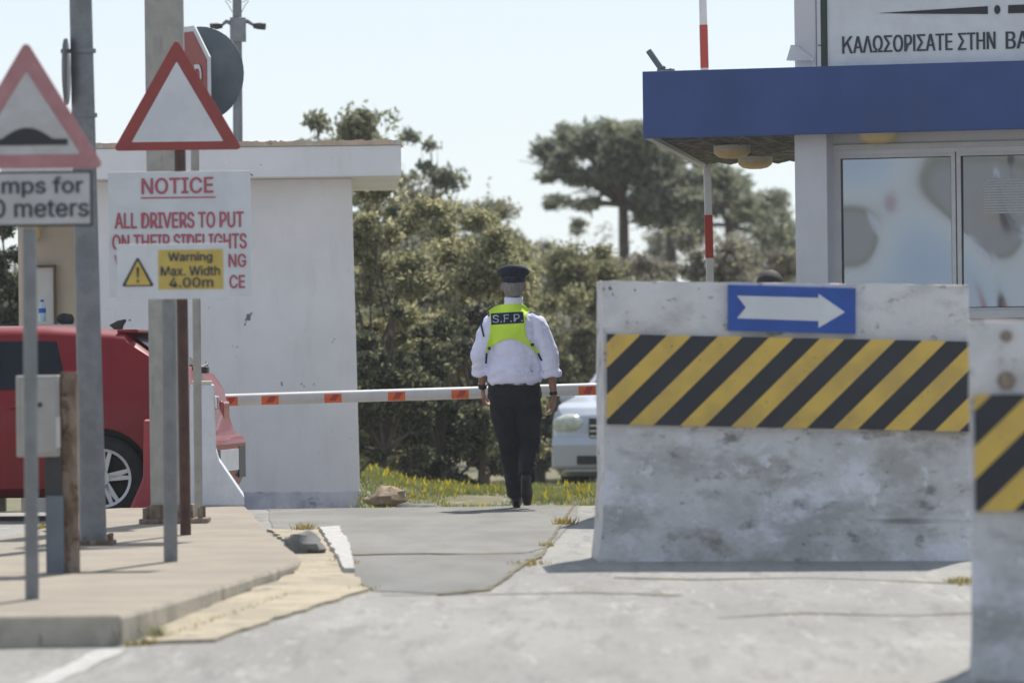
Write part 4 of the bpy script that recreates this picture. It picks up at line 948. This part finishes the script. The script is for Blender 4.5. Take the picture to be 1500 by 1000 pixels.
# ---------------------------------------------------------------- people
def remesh(mb, voxel, smooth=3, disp=None):
    o = mb.build('tmp', G['skin']); m = o.modifiers.new('r', 'REMESH'); m.mode = 'VOXEL'; m.voxel_size = voxel
    sm = o.modifiers.new('s', 'SMOOTH'); sm.factor = .6; sm.iterations = smooth
    bpy.context.view_layer.update(); dg = bpy.context.evaluated_depsgraph_get()
    me = bpy.data.meshes.new_from_object(o.evaluated_get(dg)); bpy.data.objects.remove(o)
    if disp:
        for v in me.vertices: v.co += v.normal * disp(v.co)
    me.shade_smooth(); return me
def mobj(name, me, m, parent):
    me.materials.clear(); me.materials.append(m)
    o = bpy.data.objects.new(name, me); C.objects.link(o); o.parent = parent; return o
def lerp3(a, b, k): return tuple(a[i] + (b[i] - a[i]) * k for i in range(3))
def hand(mb, wrist, dirv, side, palmn, curl=.5, length=.18):
    """palm + four fingers + thumb; side = direction of thumb, palmn = palm normal (fingers curl towards it)"""
    w_ = Vector(wrist); dv = Vector(dirv).normalized(); pn = Vector(palmn); pn = (pn - pn.dot(dv) * dv).normalized(); th = dv.cross(pn) * side
    pl = length * .52
    mb.tube([w_ - dv * .01, w_ + dv * pl * .45, w_ + dv * pl], [(.027, .018), (.040, .017), (.042, .013)], 12, ref=tuple(th))
    for k, (off, fl) in enumerate(((.031, .88), (.011, 1.0), (-.010, .93), (-.030, .74))):
        p = w_ + dv * (pl - .008) + th * off; d_ = dv.copy(); ln = length * .48 * fl; pts = [p]; r = [.0098]
        for j, seg in enumerate((.45, .31, .24)):
            ang_ = curl * (.5, .85, .6)[j] * (1 + .12 * k); d_ = (Matrix.Rotation(ang_, 3, dv.cross(pn)) @ d_)
            p = p + d_ * ln * seg; pts.append(p); r.append((.0092, .0086, .007)[j])
        mb.tube(pts, r, 8, ref=tuple(th))
    p = w_ + dv * .022 + th * .026; pts = [p]; d_ = (dv * .75 + th * .6 + pn * .35).normalized()
    for seg in (.040, .030, .024): p = p + d_ * seg; pts.append(p); d_ = (d_ + dv * .25 + pn * .2).normalized()
    mb.tube(pts, [.014, .0115, .0105, .008], 8, ref=tuple(pn))
def head(mb, c):
    cx, cy, cz = c
    mb.ball((cx, cy - .012, cz + .02), (.083, .098, .098), 24, 16)
    mb.ball((cx, cy + .030, cz - .045), (.060, .065, .068), 20, 14)
    mb.ball((cx, cy + .062, cz - .092), (.026, .024, .020), 12, 8)
    mb.tube([(cx, cy + .082, cz + .02), (cx, cy + .108, cz - .022), (cx, cy + .094, cz - .034)], [.009, .015, .012], 10, ref=(1, 0, 0))
    mb.ball((cx, cy + .092, cz - .058), (.024, .010, .007), 12, 8); mb.ball((cx, cy + .089, cz - .070), (.020, .010, .007), 12, 8)
    mb.tube([(cx - .045, cy + .077, cz + .028), (cx, cy + .086, cz + .026), (cx + .045, cy + .077, cz + .028)], [.008, .009, .008], 8, ref=(0, 0, 1))
    for sg in (-1, 1):
        mb.ball((cx + sg * .089, cy - .004, cz - .008), (.010, .019, .033), 12, 10)
def make_person(name, loc, label, rz, pose, V):
    z0 = 0
    body = MB(); P = pose
    body.tube([(0, 0, .86), (0, 0, .98), (0, 0, 1.10), (0, 0, 1.25), (0, 0, 1.38), (0, 0, 1.46)], [(.165, .10), (.15, .095), (.14, .09), (.15, .095), (.155, .09), (.10, .07)], 20)
    body.tube([(0, 0, 1.44), (0, .0, 1.52), (0, .01, 1.60), (0, .015, 1.66)], [(.10, .07), (.06, .06), (.055, .06), (.055, .06)], 16)
    head(body, (0, .015, 1.70))
    for sg in (-1, 1):
        hip, knee, ank, toe = P['leg'][sg]
        body.tube([hip, lerp3(hip, knee, .5), knee, lerp3(knee, ank, .35), ank], [(.085, .085), (.075, .078), (.055, .058), (.054, .058), (.038, .040)], 14)
        body.tube([lerp3(ank, toe, -.15), lerp3(ank, toe, .45), toe], [(.035, .03), (.038, .03), (.032, .018)], 10)
        sh, el, wr, hd = P['arm'][sg]
        body.tube([(sg * .08, 0, sh[2] - .01), (sg * .14, 0, sh[2] - .02), lerp3(sh, el, .2), lerp3(sh, el, .5), el, lerp3(el, wr, .35), wr], [.045, .048, .048, .044, .038, .037, .025], 12, ref=(0, 1, 0))
        hand(body, wr, hd[0], hd[1], hd[2], hd[3])
    t = mobj(name, remesh(body, .0065, 2), G['skin'], None); t.location = loc; t.rotation_euler = (0, 0, rz); tag(t, label, 'person')
    for sg in (-1, 1): MB().ball((sg * .031, .092, 1.708), (.012, .010, .008), 10, 8).build('eye', G['eye'], t, smooth=80)
    # shirt
    sh_ = MB()
    sh_.tube([(0, 0, .955), (0, -.004, .985), (0, -.008, 1.03), (0, -.006, 1.12), (0, 0, 1.25), (0, 0, 1.36), (0, 0, 1.44), (0, 0, 1.495), (0, .0, 1.535)], [(.19, .125), (.212, .15), (.214, .155), (.198, .142), (.19, .13), (.192, .13), (.182, .118), (.125, .095), (.072, .075)], 28)
    sh_.tube([(0, .005, 1.52), (0, .008, 1.575), (0, .01, 1.615)], [(.086, .080), (.078, .076), (.070, .072)], 20)
    for sg in (-1, 1):
        sh, el, wr, hd = P['arm'][sg]; cf = lerp3(el, wr, P['cuff'])
        sh_.tube([(sg * .06, 0, sh[2] + .03), (sg * .12, 0, sh[2] + .012), (sg * .165, 0, sh[2] - .012), lerp3(sh, el, .25), lerp3(sh, el, .5), el, lerp3(el, cf, .6), cf], [.055, .070, .075, .078, .078, .075, .072, .066], 18, ref=(0, 1, 0))
        sh_.ball((sh[0], sh[1], sh[2] - .012), (.074, .078, .072))
        sh_.tube([lerp3(el, cf, .74), lerp3(el, cf, .80), lerp3(el, cf, 1.10)], [.070, .080, .079], 18, ref=(0, 1, 0))
    def fold(c):
        k = max(0, 1 - abs(c.z - 1.04) / .14)
        return .013 * noise.noise((c.x * 9, c.y * 9, c.z * 22)) * (.5 + 1.4 * k) + .010 * noise.noise((c.x * 15 + c.z * 5, c.y * 12, c.z * 8)) + .004 * noise.noise((c.x * 40 + c.z * 20, c.y * 30, c.z * 25))
    sme = remesh(sh_, .0075, 3, fold); so = mobj('shirt', sme, V['shirt'], t)
    bv_ = BVHTree.FromPolygons([v.co[:] for v in sme.vertices], [tuple(p.vertices) for p in sme.polygons])
    # trousers
    tr = MB()
    tr.tube([(0, 0, .985), (0, 0, .93), (0, -.01, .86), (0, -.005, .80)], [(.186, .122), (.20, .138), (.212, .152), (.17, .13)], 26)
    for sg in (-1, 1):
        hip, knee, ank, toe = P['leg'][sg]
        tr.tube([(hip[0] * .95, hip[1], hip[2] + .03), lerp3(hip, knee, .3), lerp3(hip, knee, .7), knee, lerp3(knee, ank, .4), lerp3(knee, ank, .9), lerp3(knee, ank, 1.0)], [(.108, .125), (.108, .112), (.090, .094), (.080, .084), (.077, .082), (.067, .080), (.066, .082)], 18)
    mobj('trousers', remesh(tr, .009, 3, lambda c: .010 * noise.noise((c.x * 10 + c.z * 6, c.y * 11, c.z * 9)) + .006 * noise.noise((c.x * 25, c.y * 20, c.z * 30)) * (1.6 if c.z < .3 else .8)), V['trousers'], t)
    for sg in (-1, 1):
        hip, knee, ank, toe = P['leg'][sg]; a = Vector(ank); b = Vector(toe); dv = (b - a).normalized()
        up = Vector((0, 0, 1)); up = (up - up.dot(dv) * dv).normalized()
        s_ = MB(); hl = a - dv * .055 - up * .035
        s_.tube([hl, hl + dv * .03, a + dv * .05 - up * .02, lerp3(a, b, .65), b + dv * .03], [(.030, .035), (.040, .048), (.042, .045), (.047, .032), (.030, .018)], 14)
        s_.tube([a + up * .04, a - up * .02 - dv * .01], [(.042, .05), (.042, .05)], 12)
        so_ = mobj('shoe', remesh(s_, .006, 2), G['leather'], t)
    mb = MB().tube([(0, 0, .955), (0, 0, .99)], [(.203, .141), (.20, .138)], 28, cap=False); mb.build('belt', G['leather'], t, smooth=60)
    return t, bv_
def project(bv_, pts, sgn, off):
    out = []
    for x, z in pts:
        h_ = bv_.ray_cast(Vector((x, sgn * 1.0, z)), Vector((0, -sgn, 0)))
        out.append((x, (h_[0].y if h_[0] is not None else 0) + sgn * off, z))
    return out
def inside(poly, x, z):
    c = False; j = len(poly) - 1
    for i in range(len(poly)):
        if (poly[i][1] > z) != (poly[j][1] > z) and x < (poly[j][0] - poly[i][0]) * (z - poly[i][1]) / (poly[j][1] - poly[i][1]) + poly[i][0]: c = not c
        j = i
    return c
def draped(name, poly, bv_, sgn, off, m, parent, step=.008, th=.004):
    bm = bmesh.new(); bm.faces.new([bm.verts.new((p[0], 0, p[1])) for p in poly])
    xs_ = [p[0] for p in poly]; zs_ = [p[1] for p in poly]
    for x in np.arange(min(xs_) + step, max(xs_), step): bmesh.ops.bisect_plane(bm, geom=bm.verts[:] + bm.edges[:] + bm.faces[:], plane_co=(x, 0, 0), plane_no=(1, 0, 0))
    for z in np.arange(min(zs_) + step, max(zs_), step): bmesh.ops.bisect_plane(bm, geom=bm.verts[:] + bm.edges[:] + bm.faces[:], plane_co=(0, 0, z), plane_no=(0, 0, 1))
    vs = [(v.co.x, v.co.z) for v in bm.verts]; pr = project(bv_, vs, sgn, off)
    for v, p in zip(bm.verts, pr):
        if abs(p[1]) < .006: p = (p[0], sgn * .02, p[2])
        v.co = p
    for _ in range(4): bmesh.ops.smooth_vert(bm, verts=bm.verts[:], factor=.4, use_axis_y=True, use_axis_x=False, use_axis_z=False)
    me = bpy.data.meshes.new(name); bm.to_mesh(me); bm.free(); me.shade_smooth()
    o = mobj(name, me, m, parent); sl = o.modifiers.new('s', 'SOLIDIFY'); sl.thickness = th; sl.offset = 1 if False else 0
    return o
# officer walking away
ox, oz = 756, 745.5
pose = {'leg': {-1: ((-.092, .0, .86), (-.055, .08, .50), (.005, .24, .10), (.005, .40, .025)),
               1: ((.094, .0, .86), (.110, .06, .50), (.080, -.16, .235), (.085, -.08, .06))},
        'arm': {-1: ((-.175, 0, 1.425), (-.262, -.03, 1.18), (-.245, .10, .93), ((.05, .35, -.9), 1, (.9, 0, 0), .7)),
               1: ((.178, 0, 1.425), (.272, -.035, 1.16), (.300, .00, .862), ((-.03, .12, -1), -1, (-.9, .3, 0), .75))}, 'cuff': .46}
oc_ = W(ox, oz, 43.6); oc_.z = gz(oc_.x, 43.6)
t, bvh = make_person('person', oc_, 'grey-haired officer in white shirt, green vest and black peaked cap walking away', 0, pose, dict(shirt=G['shirt'], trousers=G['trousers']))
k = 191.1
def op(px, py): return ((px - ox) / k, (oz - py) / k)
vest = [op(*q) for q in ((719.5, 454.5), (728, 449), (738, 446), (766, 445), (774, 449), (779, 453.5), (774.5, 463), (772.5, 474), (772.5, 488), (775, 497), (786, 508), (783, 511.5), (766, 500.5), (752, 496), (738, 498.5), (722.5, 507.5), (717, 510), (716, 506), (721, 488), (722.5, 470))]
draped('hi_vis_vest', vest, bvh, -1, .007, G['hivis'], t)
vf = [(-.16, 1.515), (-.09, 1.50), (-.03, 1.30), (0, 1.24), (.03, 1.30), (.09, 1.50), (.13, 1.515), (.10, 1.40), (.15, 1.22), (.12, 1.20), (-.12, 1.20), (-.15, 1.22), (-.12, 1.40)]
draped('vest_front', vf, bvh, 1, .007, G['hivis'], t)
pt = draped('name_patch', [op(*q) for q in ((722.5, 459), (770, 457), (770.5, 473.5), (723, 475.5))], bvh, -1, .0125, G['navy'], t, .012, .002)
vs, fs = text_mesh('S.F.P.', .006)
q0, q1 = op(725, 473), op(769, 471.5); hh = 11.5 / k
pp = [(q0[0] + a * (q1[0] - q0[0]), q0[1] + a * (q1[1] - q0[1]) + b * hh) for a, b in vs]
MB().add(project(bvh, pp, -1, .0165), fs).build('lettering', mat('grey_patch_lettering', (.48, .50, .62), rough=.6), pt)
def strap(name, pts, wd, m, off=.006, sgn=-1, parent=None):
    mb = MB(); L_ = []
    for i in range(len(pts) - 1):
        n_ = 8
        for j in range(n_): L_.append((pts[i][0] + (pts[i + 1][0] - pts[i][0]) * j / n_, pts[i][1] + (pts[i + 1][1] - pts[i][1]) * j / n_))
    L_.append(pts[-1]); vv = []
    for i, p in enumerate(L_):
        q_ = L_[min(i + 1, len(L_) - 1)]; r_ = L_[max(i - 1, 0)]; dx, dz = q_[0] - r_[0], q_[1] - r_[1]; l_ = math.hypot(dx, dz)
        a = (p[0] - dz / l_ * wd, p[1] + dx / l_ * wd); b = (p[0] + dz / l_ * wd, p[1] - dx / l_ * wd)
        vv += project(bvh, [a, b], sgn, off)
    mb.add(vv, [(2 * i, 2 * i + 1, 2 * i + 3, 2 * i + 2) for i in range(len(L_) - 1)])
    o = mb.build(name, m, parent or t); sl = o.modifiers.new('s', 'SOLIDIFY'); sl.thickness = .004; sl.offset = 0; return o
strap('shoulder_strap', [op(712, 462), op(708, 475), op(712, 493)], .006, G['navy'])
strap('side_strap', [op(784, 508), op(791, 518)], .010, G['hivis_y'], .009)
strap('side_strap', [op(719, 509), op(716, 517)], .008, G['hivis_y'], .009)
strap('elastic', [op(790, 516), op(796, 529)], .006, G['navy'], .007)
strap('elastic', [op(716, 516), op(714.5, 532)], .006, G['navy'], .007)
for px, py in ((782.5, 505.5), (719, 510)):
    c = project(bvh, [op(px, py)], -1, .012)[0]; MB().box(c[0] - .015, c[0] + .015, c[1] - .006, c[1] + .006, c[2] - .011, c[2] + .011).build('buckle', G['leather'], t, bevel=.003)
for sg in (-1, 1):
    mb = MB(); vv = []
    for i in range(9):
        x_ = sg * (.115 + .085 * i / 8)
        for y_ in (-.026, .026):
            h_ = bvh.ray_cast(Vector((x_, y_, 2)), Vector((0, 0, -1))); vv.append((x_, y_, (h_[0].z if h_[0] is not None else 1.45) + .007))
    mb.add(vv, [(2 * i, 2 * i + 1, 2 * i + 3, 2 * i + 2) for i in range(8)]); o = mb.build('epaulette', G['navy'], t); sl = o.modifiers.new('s', 'SOLIDIFY'); sl.thickness = .008
# hair: shell under the cap
def hair_shell(t, c, m, r=(.086, .103, .100), cut=None):
    cx, cy, cz = c; mb = MB().ball((0, 0, 0), r, 28, 20)
    keep = []
    for f in mb.f:
        m_ = sum((Vector(mb.v[i]) for i in f), Vector()) / len(f)
        face = m_.y > .035 and m_.z < .045
        ear = m_.y > -.035 and m_.z < .01
        low = m_.z < -.088
        if not (face or low or ear): keep.append(f)
    mb.f = keep; mb.m = [0] * len(keep); mb.v = [(v[0] + cx, v[1] + cy, v[2] + cz) for v in mb.v]
    o = mb.build('hair', m, t, smooth=80); sl = o.modifiers.new('s', 'SOLIDIFY'); sl.thickness = .008; sl.offset = 1; return o
hair_shell(t, (0, .002, 1.715), G['hair'])
cp = MB().tube([(0, .0, 1.728), (0, 0, 1.745), (0, .0, 1.775)], [(.090, .108), (.092, .110), (.094, .112)], 30, cap=False).build('peaked_cap', G['navy'], t, smooth=50)
MB().tube([(0, 0, 1.774), (0, .002, 1.795), (0, .004, 1.815), (0, .01, 1.838), (0, .012, 1.846)], [(.094, .112), (.118, .134), (.127, .142), (.112, .128), (.06, .07)], 30).build('crown', G['navy'], cp, smooth=60)
mb = MB(); vv = []
for i in range(13):
    a = R(-60 + 120 * i / 12); vv += [(.091 * math.sin(a), .109 * math.cos(a), 1.735), (.098 * math.sin(a), .10 + .062 * math.cos(a) - .012, 1.712)]
mb.add(vv, [(2 * i, 2 * i + 1, 2 * i + 3, 2 * i + 2) for i in range(12)]); o = mb.build('visor', G['leather'], cp); sl = o.modifiers.new('s', 'SOLIDIFY'); sl.thickness = .004
c = lerp3(pose['arm'][1][1], pose['arm'][1][2], .93)
MB().tube([(c[0], c[1], c[2] - .012), (c[0] - .002, c[1], c[2] + .012)], .031, 16).build('watch', G['leather'], t, smooth=40)
c = lerp3(pose['arm'][-1][1], pose['arm'][-1][2], .93)
MB().tube([(c[0], c[1] + .01, c[2] - .016), (c[0], c[1] - .008, c[2] + .016)], .033, 16).build('wristband', G['leather'], t, smooth=40)
# second person behind the block
pose2 = {'leg': {-1: ((-.095, 0, .86), (-.10, .02, .49), (-.10, 0, .09), (-.12, .16, .03)), 1: ((.095, 0, .86), (.10, .02, .49), (.10, 0, .09), (.12, .16, .03))},
         'arm': {-1: ((-.175, 0, 1.425), (-.24, -.03, 1.16), (-.25, .03, .90), ((0, .12, -1), 1, (.9, .2, 0), .5)), 1: ((.175, 0, 1.425), (.24, -.03, 1.16), (.25, .03, .90), ((0, .12, -1), -1, (-.9, .2, 0), .5))}, 'cuff': .95}
c = W(1128, 396, 37.3); zg = gz(c.x, c.y); h_ = c.z - zg
t2_, _b = make_person('person', Vector((c.x, c.y, zg - (1.815 - h_))) if h_ < 1.815 else Vector((c.x, c.y, zg)), 'person standing behind the arrow block with only dark hair showing', R(20), pose2, dict(shirt=mat('dark_blue_shirt', (.03, .04, .08), rough=.9), trousers=G['trousers']))
hair_shell(t2_, (0, .002, 1.715), G['hair_black'])
if True:
    kk = h_ / 1.818; t2_.scale = (kk, kk, kk); t2_.location.z = zg
print('PERSON2 height', h_)
# ---------------------------------------------------------------- vegetation
def leaves(name, blobs, n, size, m, parent, shell=.55, gap=.0, gs=1.6, aspect=1.9):
    """blobs: (x,y,z,rx,ry,rz); n leaf quads spread over the blobs by volume"""
    B_ = np.array(blobs, float); wts = (B_[:, 3] * B_[:, 4] * B_[:, 5]) ** .72; wts /= wts.sum()
    idx = rng.choice(len(B_), n, p=wts); dirs = rng.normal(size=(n, 3)); dirs /= np.linalg.norm(dirs, axis=1)[:, None]
    r = shell + (1.0 - shell) * np.minimum(np.abs(rng.normal(size=n)), 1.9) * .60
    P = B_[idx, :3] + dirs * B_[idx, 3:] * r[:, None]
    if gap > 0:
        keep = np.array([noise.noise((p[0] * gs, p[1] * gs, p[2] * gs)) > gap - 1 + .25 * q for p, q in zip(P.tolist(), rng.random(n))]); P = P[keep]; n = len(P)
    a = rng.normal(size=(n, 3)); a /= np.linalg.norm(a, axis=1)[:, None]; b = rng.normal(size=(n, 3)); b = np.cross(a, b); b /= np.linalg.norm(b, axis=1)[:, None]
    sz = size * rng.uniform(.55, 1.35, n)[:, None]; a = a * sz * aspect * .5; b = b * sz * .5
    V = np.stack([P - a, P - b * .9, P + a, P + b * .9], 1).reshape(-1, 3)
    me = bpy.data.meshes.new(name); me.vertices.add(4 * n); me.vertices.foreach_set('co', V.ravel())
    me.loops.add(4 * n); me.loops.foreach_set('vertex_index', np.arange(4 * n)); me.polygons.add(n); me.polygons.foreach_set('loop_start', np.arange(0, 4 * n, 4)); me.polygons.foreach_set('loop_total', np.full(n, 4)); me.update()
    mm = m if isinstance(m, (list, tuple)) else [m]
    for q in mm: me.materials.append(q)
    if len(mm) > 1: me.polygons.foreach_set('material_index', rng.choice(len(mm), n, p=[.7, .3] if len(mm) == 2 else None))
    o = bpy.data.objects.new(name, me); C.objects.link(o)
    if parent: o.parent = parent
    return o
def limbs(mb, base, blobs, r0, lvl=1):
    base = Vector(base)
    for b in blobs:
        e = Vector(b[:3]); m1 = base.lerp(e, .5) + Vector((random.gauss(0, .1), random.gauss(0, .1), random.uniform(0, .15))) * (e - base).length * .6
        mb.tube([base, m1, e], [r0, r0 * .6, r0 * .22], 7)
        for _ in range(3 * lvl):
            q = e + Vector((random.gauss(0, .6) * b[3], random.gauss(0, .6) * b[4], random.gauss(0, .6) * b[5])); mb.tube([m1.lerp(e, .6), m1.lerp(q, .7), q], [r0 * .3, r0 * .2, r0 * .07], 5)
def shrub(px, ytop, hwpx, d, m, n, size, label, group='shrubs and small trees behind the verge', name='shrub', gap=.0, nb=16, spiky=0, dens_low=1.0, bark='bark', ybase=None):
    s = sc(d); x0 = (px - 750) / s; tp = W(px, ytop, d); zg = gz(tp.x, d) if d < 60 else prof(d); H_ = tp.z - zg; hw_ = hwpx / s
    t = root(name, (tp.x, d, zg), label, 'shrub' if name == 'shrub' else 'tree', group)
    bl = []; nb2 = int(nb * 2.6)
    for i in range(nb2):
        u = random.uniform(-1, 1); top_ = H_ * (1 - .42 * abs(u) ** 2.4) * (1 + .10 * noise.noise((px * .13 + u * 2.5, d, 0)))
        zc_ = top_ * random.uniform(.06, .93) ** .8; r_ = random.uniform(.09, .24) * min(hw_ * 1.6, H_ * .45)
        v_ = math.sqrt(max(0, 1 - u * u)); bl.append((u * hw_ * .9, random.uniform(-1, 1) * v_ * hw_ * .8, min(zc_, top_ - r_ * .6), r_ * random.uniform(.9, 1.6), r_, r_ * random.uniform(.6, 1.0)))
    leaves('foliage', bl, n, size, m, t, gap=gap, shell=.25)
    mb = MB(); mb.tube([(0, 0, -.1), (random.gauss(0, .05), 0, H_ * .3), (0, 0, H_ * .5)], [.06, .045, .03], 8); limbs(mb, (0, 0, H_ * .25), bl[::2], .028)
    mb.build('stems', G[bark], t)
    if spiky:
        sb = []
        for _ in range(spiky):
            bx_, bz_, lx_ = random.gauss(0, hw_ * .5), H_ * random.uniform(.70, .84), random.uniform(-.12, .2)
            for q in range(6): sb.append((bx_ + lx_ * q / 5, random.gauss(0, .1), bz_ + q * .07, .06 * (1.3 - q / 6), .06, .05))
        leaves('foliage_tips', sb, 34 * spiky, size * .6, m, t, shell=.1)
    return t
# foreground shrub wall (yellow green)
shrub(548, 245, 84, 58.5, [L_YG, L_OL], 26851, 0.035, 'yellow green shrub just right of the white gatehouse', gap=.55)
shrub(618, 240, 92, 61, [L_YG, L_OL], 29835, 0.037, 'tall yellow green shrub behind the barrier arm, second from the gatehouse', gap=.55)
shrub(700, 285, 92, 60, [L_YG, L_OL], 29835, 0.035, 'rounded yellow green shrub left of the officer', gap=.55)
shrub(778, 325, 90, 71.5, [L_YG, L_OL], 26851, 0.037, 'yellow green shrub directly behind the officer', gap=.55)
shrub(855, 345, 86, 73.5, [L_OL, L_YG], 26851, 0.039, 'olive shrub between the officer and the arrow block', gap=.5)
# darker lower scrub in front
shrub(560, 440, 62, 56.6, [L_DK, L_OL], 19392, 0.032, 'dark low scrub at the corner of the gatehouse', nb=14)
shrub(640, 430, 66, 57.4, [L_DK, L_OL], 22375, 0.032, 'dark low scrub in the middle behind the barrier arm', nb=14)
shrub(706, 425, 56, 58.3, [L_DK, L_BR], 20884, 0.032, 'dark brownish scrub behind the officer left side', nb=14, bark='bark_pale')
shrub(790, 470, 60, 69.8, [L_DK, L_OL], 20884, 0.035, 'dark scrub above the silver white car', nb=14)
shrub(868, 450, 60, 71.8, [L_OL, L_BR], 20884, 0.037, 'brownish scrub behind the left edge of the arrow block', nb=14)
# greyer shrubs behind
shrub(470, 165, 84, 70, [L_GR, L_OL], 20884, 0.042, 'grey green bush showing above the left part of the gatehouse roof', gap=.6, spiky=10)
shrub(565, 175, 70, 74, [L_GR, L_BR], 12530, 0.039, 'thin wispy bush above the right end of the gatehouse roof', gap=.55, spiky=12)
shrub(640, 218, 86, 80, [L_GR, L_OL], 20884, 0.046, 'grey green bush right of the gatehouse roof end', gap=.7, spiky=4)
shrub(715, 255, 80, 84, [L_OL, L_BR], 17901, 0.046, 'olive bush on the slope down from the gatehouse roof', gap=.65, spiky=3)
shrub(930, 330, 110, 84, [L_BR, L_OL], 23868, 0.046, 'grey brown scrub under the pine left of the raised arm', gap=.6, bark='bark_pale')
shrub(1020, 325, 100, 80, [L_BR, L_OL], 23868, 0.046, 'grey brown scrub under the pine behind the raised arm', gap=.6, bark='bark_pale')
shrub(1110, 312, 95, 86, [L_BR, L_OL], 23868, 0.046, 'grey brown scrub beside the booth column', gap=.6, bark='bark_pale')
shrub(1120, 268, 62, 98, [L_GR, L_OL], 10740, 0.056, 'airy grey green tree seen under the canopy beside the column', name='tree', gap=.85, nb=14)
shrub(-5, 235, 62, 60, [L_DK, L_OL], 41769, 0.035, 'dark evergreen tree left of the gatehouse porch', name='tree', nb=20)
shrub(-120, 200, 90, 62, [L_DK, L_OL], 35802, 0.037, 'dark evergreen tree standing farthest left beyond the frame edge', name='tree', nb=20)
# pine
def pine(px, d, clumps, label, trunk_px, n, size):
    s = sc(d); b = W(trunk_px[0], 600, d); zg = prof(d); p0 = Vector((b.x, d, zg)); t = root('pine_tree', p0, label, 'tree')
    bl = []
    for (cx, cy, rx, rz_) in clumps:
        for k in range(3):
            c = W(cx + random.gauss(0, rx * .28), cy + random.gauss(0, rz_ * .25), d + random.gauss(0, .8)) - p0; f = random.uniform(.55, .8); bl.append((c.x, c.y, c.z, rx / s * f, rx / s * f, rz_ / s * f))
    leaves('crown', bl, n, size, [L_PN, L_GR], t, shell=.1, gap=.62, gs=1.1, aspect=2.6)
    mb = MB(); j1 = W(trunk_px[1], trunk_px[2], d) - p0
    mb.tube([(0, 0, -.1), j1 * .55, j1], [.14, .11, .085], 10); 
    for b_ in bl[::2]:
        e = Vector(b_[:3]); m1 = j1.lerp(e, .5) + Vector((0, 0, random.uniform(-.1, .2))); mb.tube([j1, m1, e], [.055, .035, .012], 6)
        for _ in range(3):
            q = e + Vector((random.gauss(0, .25), random.gauss(0, .25), random.gauss(0, .15))); mb.tube([m1, m1.lerp(q, .6), q], [.016, .011, .004], 5)
    mb.build('trunk', G['bark'], t)
pine(915, 100, [(815, 235, 42, 30), (825, 195, 25, 22), (865, 215, 50, 36), (925, 205, 45, 28), (900, 255, 60, 26), (965, 245, 50, 32), (840, 262, 34, 18), (1000, 285, 45, 26), (1040, 262, 40, 22), (960, 285, 40, 20), (880, 190, 30, 18), (800, 262, 20, 14), (870, 300, 34, 15), (955, 325, 40, 18), (1005, 335, 36, 20), (820, 292, 24, 12), (1090, 285, 34, 22), (990, 225, 26, 20)], 'broad grey green pine with gaps in its crown left of the canopy', (918, 913, 300), 21000, .07)
pine(1060, 112, [(1030, 300, 40, 26), (1075, 290, 36, 26), (1000, 320, 36, 22), (1110, 310, 36, 22), (1150, 330, 30, 26)], 'pale loose pine seen below the canopy behind the raised arm', (1070, 1068, 330), 7500, .075)
shrub(850, 312, 46, 108, [L_GR, L_OL], 7458, 0.056, 'small distant bush below the left side of the pine', name='shrub', gap=.8, nb=10)
pine(985, 106, [(940, 235, 40, 26), (985, 215, 40, 26), (1010, 250, 40, 24), (1050, 240, 34, 22), (960, 270, 44, 22), (1020, 285, 44, 22), (1070, 270, 36, 20), (985, 310, 44, 18), (1090, 310, 34, 20), (1130, 290, 26, 20)], 'grey green pine directly behind the canopy left end and raised arm', (985, 983, 300), 11000, .07)
shrub(800, 318, 60, 104, [L_GR, L_BR], 9100, 0.051, 'pale distant scrub below the left edge of the pine crown', gap=.7, nb=14)
shrub(895, 312, 80, 109, [L_GR, L_OL], 10400, 0.051, 'pale distant scrub around the pine trunk', gap=.7, nb=16)
shrub(1000, 290, 85, 114, [L_GR, L_BR], 10400, 0.055, 'pale distant scrub left of the raised arm', gap=.7, nb=16)
shrub(1100, 278, 80, 118, [L_GR, L_OL], 10400, 0.055, 'pale distant scrub between the raised arm and the booth column', gap=.7, nb=16)
shrub(462, 134, 60, 66, [L_GR, L_OL], 9000, .05, 'grey green bush top standing above the middle of the gatehouse roof', gap=.5, nb=18)
shrub(530, 138, 74, 68, [L_OL, L_GR], 12000, .05, 'dense olive bush top above the right half of the gatehouse roof', gap=.45, nb=20)
shrub(608, 158, 66, 76, [L_GR, L_OL], 12000, .055, 'tall grey green bush just past the right end of the gatehouse roof', gap=.5, nb=18)
# distant wood
fb = []
for k in range(90):
    x_ = random.uniform(-26, 32); y_ = random.uniform(128, 160); r_ = random.uniform(1.0, 2.0); fb.append((x_, y_, prof(130) + random.uniform(.2, 3.0), r_ * 1.3, r_, r_ * .8))
tag(leaves('distant_wood', fb, 42000, .26, [L_GR, L_BR], None, shell=.2), 'hazy far line of scrub and trees behind everything', 'wood', kind='stuff')
print('built', len(bpy.data.objects))

# haze
hz = MB().box(-75, 75, -45, 216, -1.6, 9).build('haze', bpy.data.materials.new('haze_air')); hm = hz.data.materials[0]; hm.use_nodes = True
t_ = hm.node_tree; t_.nodes.clear(); pvn = t_.nodes.new('ShaderNodeVolumePrincipled'); pvn.inputs['Color'].default_value = (.9, .93, 1, 1)
pvn.inputs['Density'].default_value = .0004; pvn.inputs['Anisotropy'].default_value = .3
oo = t_.nodes.new('ShaderNodeOutputMaterial'); t_.links.new(pvn.outputs[0], oo.inputs['Volume']); tag(hz, kind='stuff')
